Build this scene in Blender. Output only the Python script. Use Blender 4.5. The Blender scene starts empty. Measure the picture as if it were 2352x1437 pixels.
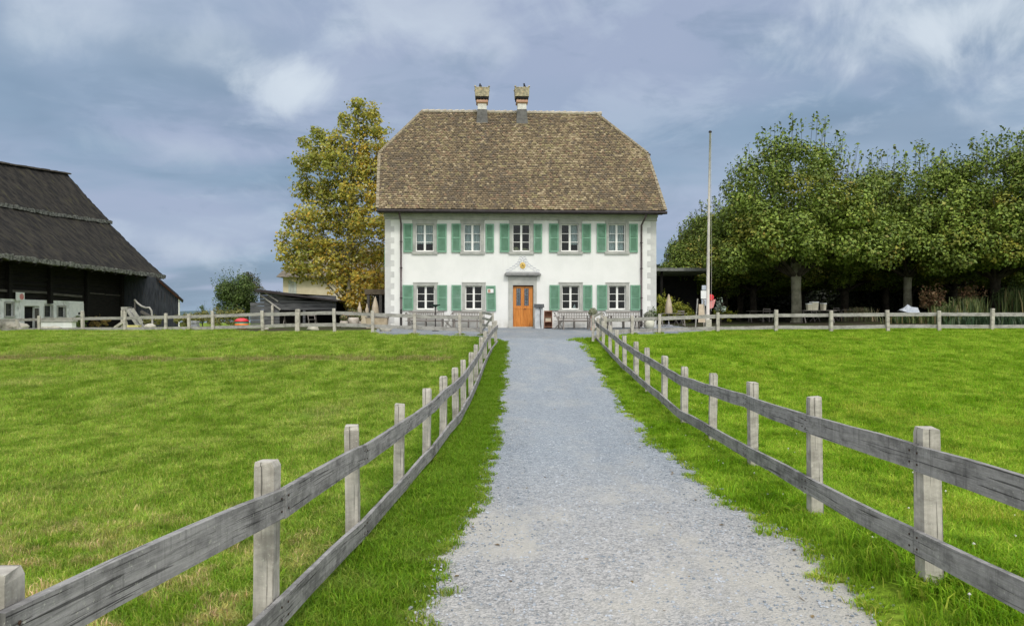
import bpy, math, random
import numpy as np
from mathutils import Vector, Matrix
R = math.radians
C = bpy.context.scene.collection
SC = bpy.context.scene
RND = random.Random(7)

# ------------------------------------------------------------------ camera, sky, sun, exposure
E = 1.65          # eye height above the path at the camera
F = 1700.0        # focal length in photograph pixels (photograph 2352 wide)
HX, HY = 1176.0, 728.0
cam = bpy.data.objects.new("camera", bpy.data.cameras.new("camera")); C.objects.link(cam)
cam.location = (0, 0, E); cam.rotation_euler = (R(90), 0, 0)
cam.data.sensor_width = 36; cam.data.lens = 36 * F / 2352
cam.data.shift_y = (HY - 718.5) / 2352
cam.data.clip_start = 0.05; cam.data.clip_end = 9000
SC.camera = cam
SC.view_settings.view_transform = 'Standard'; SC.view_settings.look = 'None'
SC.view_settings.exposure = 0.0; SC.view_settings.gamma = 1; SC.view_settings.use_curve_mapping = False
SC.cycles.max_bounces = 8; SC.cycles.transparent_max_bounces = 12
SUN_AZ, SUN_EL = R(14), R(48)     # azimuth measured from straight behind the camera towards its right
sl = bpy.data.lights.new("sun", 'SUN'); sl.energy = 1.5; sl.angle = R(11); sl.color = (1.0, 0.95, 0.87)
so = bpy.data.objects.new("sun", sl); C.objects.link(so)
sd = Vector((math.sin(SUN_AZ) * math.cos(SUN_EL), -math.cos(SUN_AZ) * math.cos(SUN_EL), math.sin(SUN_EL)))
so.rotation_euler = sd.to_track_quat('Z', 'Y').to_euler(); so.location = (10, -20, 40)

class NT:
    def __init__(s, nt): s.t = nt; s.n = nt.nodes; s.l = nt.links
    def new(s, typ, **kw):
        n = s.n.new(typ)
        for k, v in kw.items(): setattr(n, k, v)
        return n
    def set(s, n, i, v):
        if hasattr(v, 'is_output') or isinstance(v, bpy.types.NodeSocket): s.l.new(v, n.inputs[i])
        else: n.inputs[i].default_value = v
    def math(s, op, a, b=0.0, c=None, clamp=False):
        n = s.new('ShaderNodeMath', operation=op); n.use_clamp = clamp
        s.set(n, 0, a); s.set(n, 1, b)
        if c is not None: s.set(n, 2, c)
        return n.outputs[0]
    def vmath(s, op, a, b=(0, 0, 0)):
        n = s.new('ShaderNodeVectorMath', operation=op); s.set(n, 0, a); s.set(n, 1, b)
        return n.outputs['Value'] if op in ('DOT_PRODUCT', 'LENGTH', 'DISTANCE') else n.outputs[0]
    def mix(s, f, a, b, blend='MIX'):
        n = s.new('ShaderNodeMix', data_type='RGBA', blend_type=blend)
        s.set(n, 0, f)
        for i, v in ((6, a), (7, b)):
            if isinstance(v, tuple) and len(v) == 3: v = (*v, 1)
            s.set(n, i, v)
        return n.outputs[2]
    def noise(s, vec, scale, detail=5, rough=.55, dist=0.0):
        n = s.new('ShaderNodeTexNoise'); s.set(n, 'Vector', vec)
        n.inputs['Scale'].default_value = scale; n.inputs['Detail'].default_value = detail
        n.inputs['Roughness'].default_value = rough; n.inputs['Distortion'].default_value = dist
        return n.outputs['Fac']
    def ramp(s, f, lo, hi, a=0.0, b=1.0):
        n = s.new('ShaderNodeMapRange'); n.interpolation_type = 'SMOOTHSTEP'; s.set(n, 0, f)
        for i, v in ((1, lo), (2, hi), (3, a), (4, b)): n.inputs[i].default_value = v
        return n.outputs[0]
    def scalev(s, vec, sc):
        n = s.new('ShaderNodeMapping'); s.set(n, 0, vec); n.inputs['Scale'].default_value = sc
        return n.outputs[0]

W = bpy.data.worlds.new("World"); SC.world = W; W.use_nodes = True
w = NT(W.node_tree); w.n.clear()
sky = w.new('ShaderNodeTexSky', sky_type='NISHITA'); sky.sun_disc = False
sky.sun_elevation = SUN_EL; sky.sun_rotation = math.pi - SUN_AZ
tc = w.new('ShaderNodeTexCoord').outputs['Generated']
sep = w.new('ShaderNodeSeparateXYZ'); w.l.new(tc, sep.inputs[0])
zc = w.math('ADD', w.math('MAXIMUM', sep.outputs[2], 0.0), 0.16)
cx = w.math('DIVIDE', sep.outputs[0], zc); cy = w.math('DIVIDE', sep.outputs[1], zc)
cmb = w.new('ShaderNodeCombineXYZ'); w.l.new(cx, cmb.inputs[0]); w.l.new(cy, cmb.inputs[1])
pl = cmb.outputs[0]
n1 = w.noise(w.scalev(pl, (0.55, 1.0, 1)), 0.85, 5, .5, .3)
n2 = w.noise(w.scalev(w.vmath('ADD', pl, (7.3, 2.1, 0)), (0.7, 1.0, 1)), 0.5, 4, .5, .2)
n3 = w.noise(w.vmath('ADD', tc, (3.7, 1.1, 5.2)), 8.0, 6, .58, .5)
DEEP = (2.10, 3.05, 4.30); BASE = (2.75, 3.85, 5.25); LAV = (3.75, 4.45, 6.05); PALE = (5.1, 6.0, 7.30); WHITE = (7.1, 7.9, 8.7)
c = w.mix(w.ramp(n1, .40, .56), BASE, LAV)
n4 = w.noise(w.scalev(w.vmath('ADD', pl, (1.3, 9.1, 0)), (.7, 1.1, 1)), 1.05, 5, .5, .3)
c = w.mix(w.math('MULTIPLY', w.ramp(n4, .48, .64), .85), c, DEEP)
c = w.mix(w.math('MULTIPLY', w.ramp(w.noise(w.scalev(tc, (1.0, 1.0, 2.2)), 5.5, 6, .60, .4), .49, .66), .50), c, PALE)
c = w.mix(w.math('MULTIPLY', w.ramp(w.noise(w.scalev(w.vmath('ADD', tc, (2.2, .4, 7.7)), (1.0, 1.0, 2.6)), 7.5, 6, .58, .3), .52, .68), .40), c, DEEP)
c = w.mix(w.math('MULTIPLY', w.ramp(n2, .5, .72), .8), c, PALE)
def blob(px, py, rx, ry, amt, lo=.25, hi=1.0):
    """a bright break in the cloud deck around one direction of the sky, ragged by noise"""
    global c
    d = Vector(((px - HX) / F, 1, (HY - py) / F)).normalized()
    v = w.vmath('SUBTRACT', tc, tuple(d))
    s3 = w.new('ShaderNodeSeparateXYZ'); w.l.new(v, s3.inputs[0])
    a = w.math('DIVIDE', s3.outputs[0], rx / F); b = w.math('DIVIDE', s3.outputs[2], ry / F)
    r = w.math('SQRT', w.math('ADD', w.math('MULTIPLY', a, a), w.math('MULTIPLY', b, b)))
    m = w.math('SUBTRACT', w.math('ADD', w.math('SUBTRACT', 1.0, r), w.math('MULTIPLY', n3, 3.0)), 1.5)
    fy = w.ramp(sep.outputs[1], 0.0, .3)
    c = w.mix(w.math('MULTIPLY', w.math('MULTIPLY', w.ramp(m, lo - .3, hi), amt), fy), c, WHITE)
blob(650, 215, 125, 75, .80); blob(720, 190, 80, 50, .65); blob(2130, 60, 210, 170, .85); blob(2280, 10, 150, 110, .8); blob(250, 60, 230, 80, .4)
blob(1000, 40, 330, 90, .45); blob(440, 345, 210, 50, .25); blob(440, 575, 90, 40, .35)
# the thin part of the deck round the hidden sun, behind the camera, is far brighter
gl = w.vmath('DOT_PRODUCT', tc, tuple(sd))
glow = w.math('POWER', w.math('MAXIMUM', w.math('ADD', w.math('MULTIPLY', gl, .5), .5), 0.0), 3.0)
up = w.ramp(sep.outputs[2], .5, 1.0)
br = w.math('ADD', w.math('ADD', .95, w.math('MULTIPLY', glow, 2.9)), w.math('MULTIPLY', up, 0.9))
br = w.math('MULTIPLY', br, 1.0)
front = w.ramp(sep.outputs[1], .30, .62)      # the deck ahead of the camera stays thick and even
br = w.math('ADD', w.math('MULTIPLY', br, w.math('SUBTRACT', 1.0, front)), front)
c = w.mix(w.math('MULTIPLY', w.math('SUBTRACT', 1.0, front), .85), c, (4.75, 4.85, 4.95))
warm = w.mix(w.ramp(glow, .15, .8), (1, 1, 1), (1.04, .995, .94))
cc = w.mix(1.0, c, warm, 'MULTIPLY')
vm = w.new('ShaderNodeVectorMath', operation='SCALE'); w.l.new(cc, vm.inputs[0]); w.l.new(br, vm.inputs['Scale'])
full = w.mix(.92, sky.outputs[0], vm.outputs[0])
bg = w.new('ShaderNodeBackground'); w.l.new(full, bg.inputs[0]); bg.inputs[1].default_value = 0.1
wo = w.new('ShaderNodeOutputWorld'); w.l.new(bg.outputs[0], wo.inputs[0])

# ------------------------------------------------------------------ helpers
def P(px, py, d):
    return Vector(((px - HX) / F * d, d, E - (py - HY) / F * d))
def tag(o, label=None, cat=None, group=None, kind=None):
    if label: o['label'] = label
    if cat: o['category'] = cat
    if group: o['group'] = group
    if kind: o['kind'] = kind
    return o
def thing(name, label, cat, loc=(0, 0, 0), rz=0.0, group=None):
    o = bpy.data.objects.new(name, None); C.objects.link(o)
    o.location = loc; o.rotation_euler = (0, 0, rz); o.empty_display_size = .2
    return tag(o, label, cat, group)
def base_matrix(o):
    while o.parent: o = o.parent
    return Matrix.Translation(o.location) @ o.rotation_euler.to_matrix().to_4x4() @ Matrix.Diagonal((*o.scale, 1))
def kids(o): return [x for x in bpy.data.objects if x.parent == o]
def copy_tree(o, parent=None):
    c = o.copy(); C.objects.link(c); c.parent = parent
    for k in kids(o): copy_tree(k, c)
    return c
def copy_thing(o, label, loc=None, rz=None, scale=None):
    c = copy_tree(o); c['label'] = label
    if loc is not None: c.location = loc
    if rz is not None: c.rotation_euler = (0, 0, rz)
    if scale is not None: c.scale = scale if hasattr(scale, '__len__') else (scale,) * 3
    return c

class MB:
    """collects faces; build() links them as one mesh object"""
    def __init__(s): s.v = []; s.f = []; s.col = []; s.uv = []; s.c = None
    def face(s, idx, uv=None):
        s.f.append(tuple(idx)); s.col.append(s.c or (1, 1, 1)); s.uv.append(uv)
    def quad(s, a, b, c, d, uv=None):
        i = len(s.v); s.v += [tuple(a), tuple(b), tuple(c), tuple(d)]; s.face((i, i+1, i+2, i+3), uv); return s
    def poly(s, pts):
        i = len(s.v); s.v += [tuple(p) for p in pts]; s.face(range(i, i + len(pts))); return s
    def hexa(s, p, uvl=None):
        """p: 8 corners, bottom ring 0-3 then top ring 4-7"""
        i = len(s.v); s.v += [tuple(q) for q in p]
        for f in ((3, 2, 1, 0), (4, 5, 6, 7), (0, 1, 5, 4), (1, 2, 6, 5), (2, 3, 7, 6), (3, 0, 4, 7)):
            uv = None
            if uvl: uv = [uvl[k] for k in f]
            s.face([i + k for k in f], uv)
        return s
    def box(s, x0, x1, y0, y1, z0, z1):
        return s.hexa([(x0, y0, z0), (x1, y0, z0), (x1, y1, z0), (x0, y1, z0), (x0, y0, z1), (x1, y0, z1), (x1, y1, z1), (x0, y1, z1)])
    def bar(s, a, b, wid, hgt, up=(0, 0, 1), jit=0.0, u0=0.0):
        """a board from a to b: wid across, hgt along up; uv in metres along/across"""
        a = Vector(a); b = Vector(b); d = (b - a); L = d.length; d.normalize()
        side = d.cross(Vector(up)).normalized(); u = side.cross(d).normalized()
        w2, h2 = wid / 2, hgt / 2
        def ring(c): return [c - side*w2 - u*h2, c + side*w2 - u*h2, c + side*w2 + u*h2, c - side*w2 + u*h2]
        ra, rb = ring(a), ring(b)
        pts = ra + rb
        if jit: pts = [q + Vector([RND.uniform(-jit, jit) for _ in range(3)]) for q in pts]
        vv = [0, wid, wid + hgt, 2*wid + hgt]
        uvl = [(u0, t) for t in vv] + [(u0 + L, t) for t in vv]
        i = len(s.v); s.v += [tuple(q) for q in pts]
        for f in ((0, 1, 5, 4), (1, 2, 6, 5), (2, 3, 7, 6), (3, 0, 4, 7)):
            uv = [uvl[k] for k in f]
            if f[0] == 3: uv = [(u0, 2*wid+hgt), (u0, 2*wid+2*hgt), (u0+L, 2*wid+2*hgt), (u0+L, 2*wid+hgt)]
            s.face([i + k for k in f], uv)
        s.face([i+3, i+2, i+1, i], [(0, 0), (wid, 0), (wid, hgt), (0, hgt)]); s.face([i+4, i+5, i+6, i+7], [(0, 0), (wid, 0), (wid, hgt), (0, hgt)])
        return s
    def tube(s, pts, rad, n=8, caps=True):
        pts = [Vector(p) for p in pts]
        if not hasattr(rad, '__len__'): rad = [rad] * len(pts)
        i0 = len(s.v); ref = Vector((0.123, 0.31, 1)).normalized()
        for k, p in enumerate(pts):
            d = (pts[min(k+1, len(pts)-1)] - pts[max(k-1, 0)]).normalized()
            r_ = ref if abs(d.dot(ref)) < .95 else Vector((1, 0, 0))
            a = d.cross(r_).normalized(); b = d.cross(a)
            for j in range(n):
                t = 2*math.pi*j/n; s.v.append(tuple(p + (a*math.cos(t) + b*math.sin(t)) * rad[k]))
        L = 0
        for k in range(len(pts)-1):
            L2 = L + (pts[k+1]-pts[k]).length
            for j in range(n):
                j2 = (j+1) % n
                s.face((i0+k*n+j, i0+k*n+j2, i0+(k+1)*n+j2, i0+(k+1)*n+j), [(L, j/n), (L, (j+1)/n), (L2, (j+1)/n), (L2, j/n)])
            L = L2
        if caps:
            s.face([i0+j for j in range(n)]); s.face([i0+(len(pts)-1)*n+j for j in reversed(range(n))])
        return s
    def lathe(s, prof, c=(0, 0, 0), n=16):
        i0 = len(s.v)
        for r, z in prof:
            for j in range(n):
                t = 2*math.pi*j/n; s.v.append((c[0]+r*math.cos(t), c[1]+r*math.sin(t), c[2]+z))
        for k in range(len(prof)-1):
            for j in range(n):
                j2 = (j+1) % n; s.face((i0+k*n+j, i0+k*n+j2, i0+(k+1)*n+j2, i0+(k+1)*n+j))
        s.face([i0+j for j in reversed(range(n))]); s.face([i0+(len(prof)-1)*n+j for j in range(n)])
        return s
    def rock(s, c, r, seed=0, sq=(1, 1, .7), n=10):
        rg = random.Random(seed); ph = [rg.uniform(0, 6) for _ in range(6)]
        i0 = len(s.v); m = n // 2 + 1
        for k in range(m+1):
            th = math.pi*k/m
            for j in range(n):
                a = 2*math.pi*j/n
                d = Vector((math.sin(th)*math.cos(a), math.sin(th)*math.sin(a), math.cos(th)))
                q = r*(1 + .16*math.sin(3*d.x+ph[0]) + .13*math.sin(4*d.y+ph[1]) + .12*math.sin(5*d.z+ph[2]) + rg.uniform(-.05, .05)*(0 < k < m))
                s.v.append((c[0]+d.x*q*sq[0], c[1]+d.y*q*sq[1], c[2]+d.z*q*sq[2]))
        for k in range(m):
            for j in range(n):
                j2 = (j+1) % n; s.face((i0+(k+1)*n+j, i0+(k+1)*n+j2, i0+k*n+j2, i0+k*n+j))
        return s
    def build(s, name, mat, parent=None, world=False, smooth=False, bevel=0.0, label=None):
        me = bpy.data.meshes.new(name)
        v = s.v
        if world and parent is not None:
            m = base_matrix(parent).inverted(); v = [tuple(m @ Vector(p)) for p in v]
        me.from_pydata(v, [], s.f)
        if any(u is not None for u in s.uv):
            ul = me.uv_layers.new(name='UV'); flat = []
            for f, u in zip(s.f, s.uv):
                flat += [t for q in (u or [(0, 0)] * len(f)) for t in q]
            ul.data.foreach_set('uv', flat)
        if any(cc != (1, 1, 1) for cc in s.col):
            ca = me.color_attributes.new('Col', 'FLOAT_COLOR', 'CORNER'); flat = []
            for f, cc in zip(s.f, s.col): flat += [*cc, 1.0] * len(f)
            ca.data.foreach_set('color', flat)
        if smooth: me.polygons.foreach_set('use_smooth', [True] * len(me.polygons))
        me.materials.append(mat); me.update()
        o = bpy.data.objects.new(name, me); C.objects.link(o); o.parent = parent
        if bevel:
            b = o.modifiers.new('b', 'BEVEL'); b.width = bevel; b.segments = 2; b.limit_method = 'ANGLE'
        if label: o['label'] = label
        return o

# ------------------------------------------------------------------ materials
def mat(name, c1, c2, scale=4.0, rough=.85, bump=.15, bscale=None, stretch=(1, 1, 1), coord='Object', c3=None, s3=.6,
        attr=False, spec=.25, metal=0.0, detail=6, lo=.35, hi=.65, bdist=.02, transl=0.0, three=(.55, .75)):
    m = bpy.data.materials.new(name); m.use_nodes = True; n = NT(m.node_tree); n.n.clear()
    if coord == 'World': v = n.new('ShaderNodeNewGeometry').outputs['Position']
    else: v = n.new('ShaderNodeTexCoord').outputs[coord]
    v = n.scalev(v, stretch)
    f = n.noise(v, scale, detail)
    col = n.mix(n.ramp(f, lo, hi), c1, c2)
    if c3: col = n.mix(n.ramp(n.noise(n.vmath('ADD', v, (5.1, 3.3, 1.7)), scale * s3, 4), *three), col, c3)
    if attr:
        a = n.new('ShaderNodeVertexColor', layer_name='Col'); col = n.mix(1.0, col, a.outputs[0], 'MULTIPLY')
    b = n.new('ShaderNodeBsdfPrincipled'); n.set(b, 'Base Color', col)
    b.inputs['Roughness'].default_value = rough; b.inputs['Specular IOR Level'].default_value = spec; b.inputs['Metallic'].default_value = metal
    if bump:
        bp = n.new('ShaderNodeBump'); bp.inputs['Strength'].default_value = bump; bp.inputs['Distance'].default_value = bdist
        n.l.new(n.noise(v, bscale or scale * 6, 5), bp.inputs['Height']); n.l.new(bp.outputs[0], b.inputs['Normal'])
    out = n.new('ShaderNodeOutputMaterial')
    if transl:
        t = n.new('ShaderNodeBsdfTranslucent'); n.l.new(col, t.inputs[0])
        mx = n.new('ShaderNodeMixShader'); mx.inputs[0].default_value = transl
        n.l.new(b.outputs[0], mx.inputs[1]); n.l.new(t.outputs[0], mx.inputs[2]); n.l.new(mx.outputs[0], out.inputs[0])
    else: n.l.new(b.outputs[0], out.inputs[0])
    return m

def wood_mat(name, c1, c2, dark, grain=(1.6, 42, 42), rough=.92, blot=.6, drip=.55, lichen=.5):
    """weathered board: grain along u of the UV, grey-black stains, drip marks down from the top edge, lichen spots, cracks"""
    m = bpy.data.materials.new(name); m.use_nodes = True; n = NT(m.node_tree); n.n.clear()
    uv = n.new('ShaderNodeTexCoord').outputs['UV']; ps = n.new('ShaderNodeNewGeometry').outputs['Position']
    g = n.noise(n.scalev(uv, grain), 1.0, 6, .65, .6)
    big = n.noise(n.scalev(ps, (2.2, 2.2, 4.0)), 1.3, 6, .68)
    mid = n.noise(n.scalev(ps, (9, 9, 16)), 1.0, 5, .7)
    col = n.mix(n.ramp(g, .25, .75), c1, c2)
    col = n.mix(n.math('MULTIPLY', n.ramp(mid, .35, .62), .45), col, tuple(min(1, x * 1.18) for x in c2))
    col = n.mix(n.math('MULTIPLY', n.ramp(big, .44, .66), blot), col, dark)
    if drip:
        d = n.math('MULTIPLY', n.ramp(n.noise(n.scalev(uv, (26, 1.6, 1)), 1.0, 6, .7), .46, .72), n.ramp(n.noise(n.scalev(uv, (3.0, 5.0, 1)), 1.0, 4), .40, .60))
        col = n.mix(n.math('MULTIPLY', d, drip), col, dark)
    crack = n.ramp(n.noise(n.scalev(uv, (1.1, 75, 1)), 1.0, 3, .5, .8), .615, .66)
    col = n.mix(n.math('MULTIPLY', crack, .7), col, tuple(x * .35 for x in dark))
    if lichen:
        sp = n.new('ShaderNodeNewGeometry')
        l = n.ramp(n.noise(ps, 48, 4, .7), .60, .70)
        col = n.mix(n.math('MULTIPLY', l, lichen), col, (.62, .63, .52))
    b = n.new('ShaderNodeBsdfPrincipled'); n.set(b, 'Base Color', col)
    b.inputs['Roughness'].default_value = rough; b.inputs['Specular IOR Level'].default_value = .15
    bp = n.new('ShaderNodeBump'); bp.inputs['Strength'].default_value = .8; bp.inputs['Distance'].default_value = .007
    n.l.new(n.math('SUBTRACT', n.math('ADD', g, n.math('MULTIPLY', mid, .5)), crack), bp.inputs['Height']); n.l.new(bp.outputs[0], b.inputs['Normal'])
    out = n.new('ShaderNodeOutputMaterial'); n.l.new(b.outputs[0], out.inputs[0])
    return m

def plaster_mat(name):
    """lime render: faint patches, rain streaks running down, splash dirt along the foot"""
    m = bpy.data.materials.new(name); m.use_nodes = True; n = NT(m.node_tree); n.n.clear()
    v = n.new('ShaderNodeTexCoord').outputs['Object']; sp = n.new('ShaderNodeSeparateXYZ'); n.l.new(v, sp.inputs[0])
    col = n.mix(n.ramp(n.noise(v, .9, 5, .6), .35, .65), (.745, .75, .725), (.80, .80, .775))
    st = n.math('MULTIPLY', n.ramp(n.noise(n.scalev(v, (7, 7, .35)), 1.0, 5, .65), .52, .75), n.ramp(n.noise(n.scalev(v, (.8, .8, .5)), 1.0, 3), .42, .62))
    col = n.mix(n.math('MULTIPLY', st, .28), col, (.55, .55, .50))
    foot = n.math('MULTIPLY', n.math('SUBTRACT', 1.0, n.ramp(sp.outputs[2], .05, .75)), n.ramp(n.noise(v, 3.0, 5, .7), .3, .65))
    col = n.mix(n.math('MULTIPLY', foot, .55), col, (.50, .48, .42))
    b = n.new('ShaderNodeBsdfPrincipled'); n.set(b, 'Base Color', col); b.inputs['Roughness'].default_value = .95; b.inputs['Specular IOR Level'].default_value = .15
    bp = n.new('ShaderNodeBump'); bp.inputs['Strength'].default_value = .2; bp.inputs['Distance'].default_value = .01
    n.l.new(n.noise(v, 30, 4), bp.inputs['Height']); n.l.new(bp.outputs[0], b.inputs['Normal'])
    out = n.new('ShaderNodeOutputMaterial'); n.l.new(b.outputs[0], out.inputs[0]); return m

def leaf_mat(name, tint=(1, 1, 1), transl=.22, rough=.55):
    m = bpy.data.materials.new(name); m.use_nodes = True; n = NT(m.node_tree); n.n.clear()
    a = n.new('ShaderNodeVertexColor', layer_name='Col'); col = n.mix(1.0, a.outputs[0], tint, 'MULTIPLY')
    b = n.new('ShaderNodeBsdfPrincipled'); n.l.new(col, b.inputs['Base Color']); b.inputs['Roughness'].default_value = rough
    b.inputs['Specular IOR Level'].default_value = .3
    t = n.new('ShaderNodeBsdfTranslucent'); n.l.new(col, t.inputs[0])
    mx = n.new('ShaderNodeMixShader'); mx.inputs[0].default_value = transl
    n.l.new(b.outputs[0], mx.inputs[1]); n.l.new(t.outputs[0], mx.inputs[2])
    out = n.new('ShaderNodeOutputMaterial'); n.l.new(mx.outputs[0], out.inputs[0])
    return m

def glass_mat(name):
    m = bpy.data.materials.new(name); m.use_nodes = True; n = NT(m.node_tree); n.n.clear()
    tr = n.new('ShaderNodeBsdfTransparent'); tr.inputs[0].default_value = (.75, .8, .8, 1)
    gl = n.new('ShaderNodeBsdfGlossy'); gl.inputs['Roughness'].default_value = .03
    fr = n.new('ShaderNodeFresnel'); fr.inputs[0].default_value = 1.5
    mx = n.new('ShaderNodeMixShader'); n.l.new(n.math('MULTIPLY', fr.outputs[0], .55), mx.inputs[0])
    n.l.new(tr.outputs[0], mx.inputs[1]); n.l.new(gl.outputs[0], mx.inputs[2])
    out = n.new('ShaderNodeOutputMaterial'); n.l.new(mx.outputs[0], out.inputs[0])
    return m

M = {}
M['plaster'] = mat('white_plaster', (.755, .76, .74), (.80, .80, .78), 1.2, .9, .12, 40)
M['plaster'] = plaster_mat('lime_render')
M['stone'] = mat('grey_sandstone', (.37, .375, .35), (.46, .46, .425), 3, .9, .25, 40, c3=(.30, .31, .275))
M['quoin'] = mat('painted_quoin', (.52, .52, .51), (.60, .60, .58), 2, .9, .12, 40)
M['shutter'] = mat('green_shutter', (.16, .32, .215), (.20, .37, .265), 3, .7, .1, 30, c3=(.25, .40, .31), s3=.5, coord='World')
M['sash'] = mat('white_sash', (.78, .78, .74), (.84, .84, .80), 6, .5, .05)
M['glass'] = glass_mat('window_glass')
M['curtain'] = mat('net_curtain', (.68, .72, .72), (.85, .88, .88), 3, .95, .1, 20, stretch=(14, 1, 1))
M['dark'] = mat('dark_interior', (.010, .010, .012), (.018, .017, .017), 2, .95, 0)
M['gutter'] = mat('brown_metal', (.035, .028, .028), (.05, .042, .042), 5, .5, .05, metal=.3)
M['pipe'] = mat('dark_downpipe', (.09, .065, .07), (.12, .09, .095), 5, .5, .05)
M['door'] = mat('varnished_door', (.50, .17, .025), (.66, .26, .05), 3, .4, .1, 40, stretch=(6, 6, .6), c3=(.40, .12, .02), spec=.4)
M['dooriron'] = mat('dark_iron', (.04, .045, .05), (.08, .085, .09), 8, .5, .1)
M['tile'] = mat('old_roof_tile', (.82, .82, .82), (1.1, 1.1, 1.1), 7, .92, .3, 40, attr=True)
M['ridge'] = mat('ridge_mortar', (.36, .32, .25), (.50, .45, .36), 5, .9, .3)
M['lead'] = mat('zinc_flashing', (.085, .083, .078), (.14, .137, .128), 5, .6, .1)
M['chimwhite'] = mat('chimney_render', (.55, .54, .49), (.70, .69, .63), 5, .9, .2)
M['chimcap'] = mat('chimney_cap_stone', (.24, .22, .16), (.48, .42, .28), 7, .9, .5, 12, c3=(.46, .30, .16), bdist=.05)
M['raven'] = mat('black_plumage', (.008, .010, .014), (.02, .024, .032), 20, .5, .1)
M['gold'] = mat('gold_paint', (.55, .36, .08), (.70, .50, .16), 20, .5, .1)
M['greypaint'] = mat('grey_wall_paint', (.48, .50, .56), (.64, .65, .70), 12, .9, .05)
M['fence'] = wood_mat('weathered_rail', (.19, .185, .18), (.36, .35, .335), (.07, .068, .066))
M['post'] = wood_mat('weathered_post', (.36, .335, .29), (.53, .50, .44), (.15, .14, .12), grain=(2.2, 36, 36), blot=.55, drip=0, lichen=.6)
M['fencefar'] = wood_mat('pale_rail', (.27, .26, .24), (.42, .405, .38), (.17, .165, .15))
M['darkwood'] = mat('dark_barn_timber', (.004, .0035, .0035), (.013, .011, .010), 3, .85, .3, 30, stretch=(6, .5, 6))  # dark wood, made near-black to hold the shadow under the barn eave
M['beam'] = mat('grey_beam', (.07, .065, .06), (.13, .12, .11), 3, .9, .3, stretch=(6, .6, 6))
M['shedboard'] = mat('slate_grey_boards', (.022, .026, .034), (.050, .056, .068), 2.5, .9, .3, 30, stretch=(9, 9, .5), c3=(.065, .055, .05))
M['greyboard'] = mat('silver_grey_boards', (.055, .058, .064), (.15, .15, .155), 3, .9, .3, 30, stretch=(.5, .5, 10), c3=(.05, .05, .055))
M['whitewash'] = mat('whitewashed_stone', (.66, .69, .67), (.88, .90, .88), 2.2, .95, .6, 9, c3=(.26, .27, .26), bdist=.04)
M['white'] = mat('white_paint', (.76, .78, .77), (.86, .87, .86), 3, .8, .1)
M['cream'] = mat('cream_render', (.58, .50, .36), (.68, .60, .45), 1, .9, .1)
M['brownroof'] = mat('brown_roof', (.11, .095, .075), (.19, .165, .13), 4, .9, .3)
M['concrete'] = mat('grey_concrete', (.30, .31, .34), (.40, .41, .44), 5, .9, .2)
M['canvas'] = mat('beige_canvas', (.50, .41, .30), (.60, .51, .39), 4, .9, .1, 20)
M['whitecanvas'] = mat('white_canvas', (.40, .45, .52), (.56, .60, .66), 3, .9, .1)
M['red'] = mat('red_plastic', (.62, .02, .035), (.72, .05, .06), 4, .4, .03, spec=.5)
M['pink'] = mat('faded_red_panel', (.62, .22, .22), (.7, .32, .30), 4, .6, .03)
M['orange'] = mat('orange_plastic', (.78, .18, .02), (.85, .26, .05), 4, .4, .03, spec=.5)
M['yellow'] = mat('yellow_plastic', (.75, .66, .22), (.8, .74, .34), 4, .5, .03)
M['terracotta'] = mat('terracotta', (.42, .25, .17), (.52, .33, .23), 5, .9, .1)
M['bark'] = mat('plane_bark', (.16, .155, .11), (.30, .29, .22), 2.2, .9, .4, 14, c3=(.09, .08, .055), bdist=.03)
M['barkdark'] = mat('dark_bark', (.035, .03, .022), (.07, .06, .045), 3, .9, .4)
M['pole'] = mat('flagpole_paint', (.50, .46, .43), (.60, .56, .52), 3, .6, .05)
M['tan'] = mat('tan_straw', (.30, .19, .10), (.44, .30, .18), 5, .9, .4, 20)
M['rock'] = mat('pale_rock', (.40, .38, .31), (.56, .53, .45), 3, .9, .5, 12, c3=(.28, .25, .2))
M['barnpane'] = mat('dark_pane', (.012, .014, .014), (.03, .034, .034), 3, .3, 0)
M['rust'] = mat('rusty_nail', (.035, .02, .014), (.06, .035, .022), 30, .7, .1)
M['leaf'] = leaf_mat('leaf', transl=.10)
M['hip'] = mat('hip_tiles', (.17, .14, .095), (.34, .29, .20), 9, .92, .3)
M['leafdry'] = leaf_mat('autumn_leaf', transl=.38)
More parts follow.
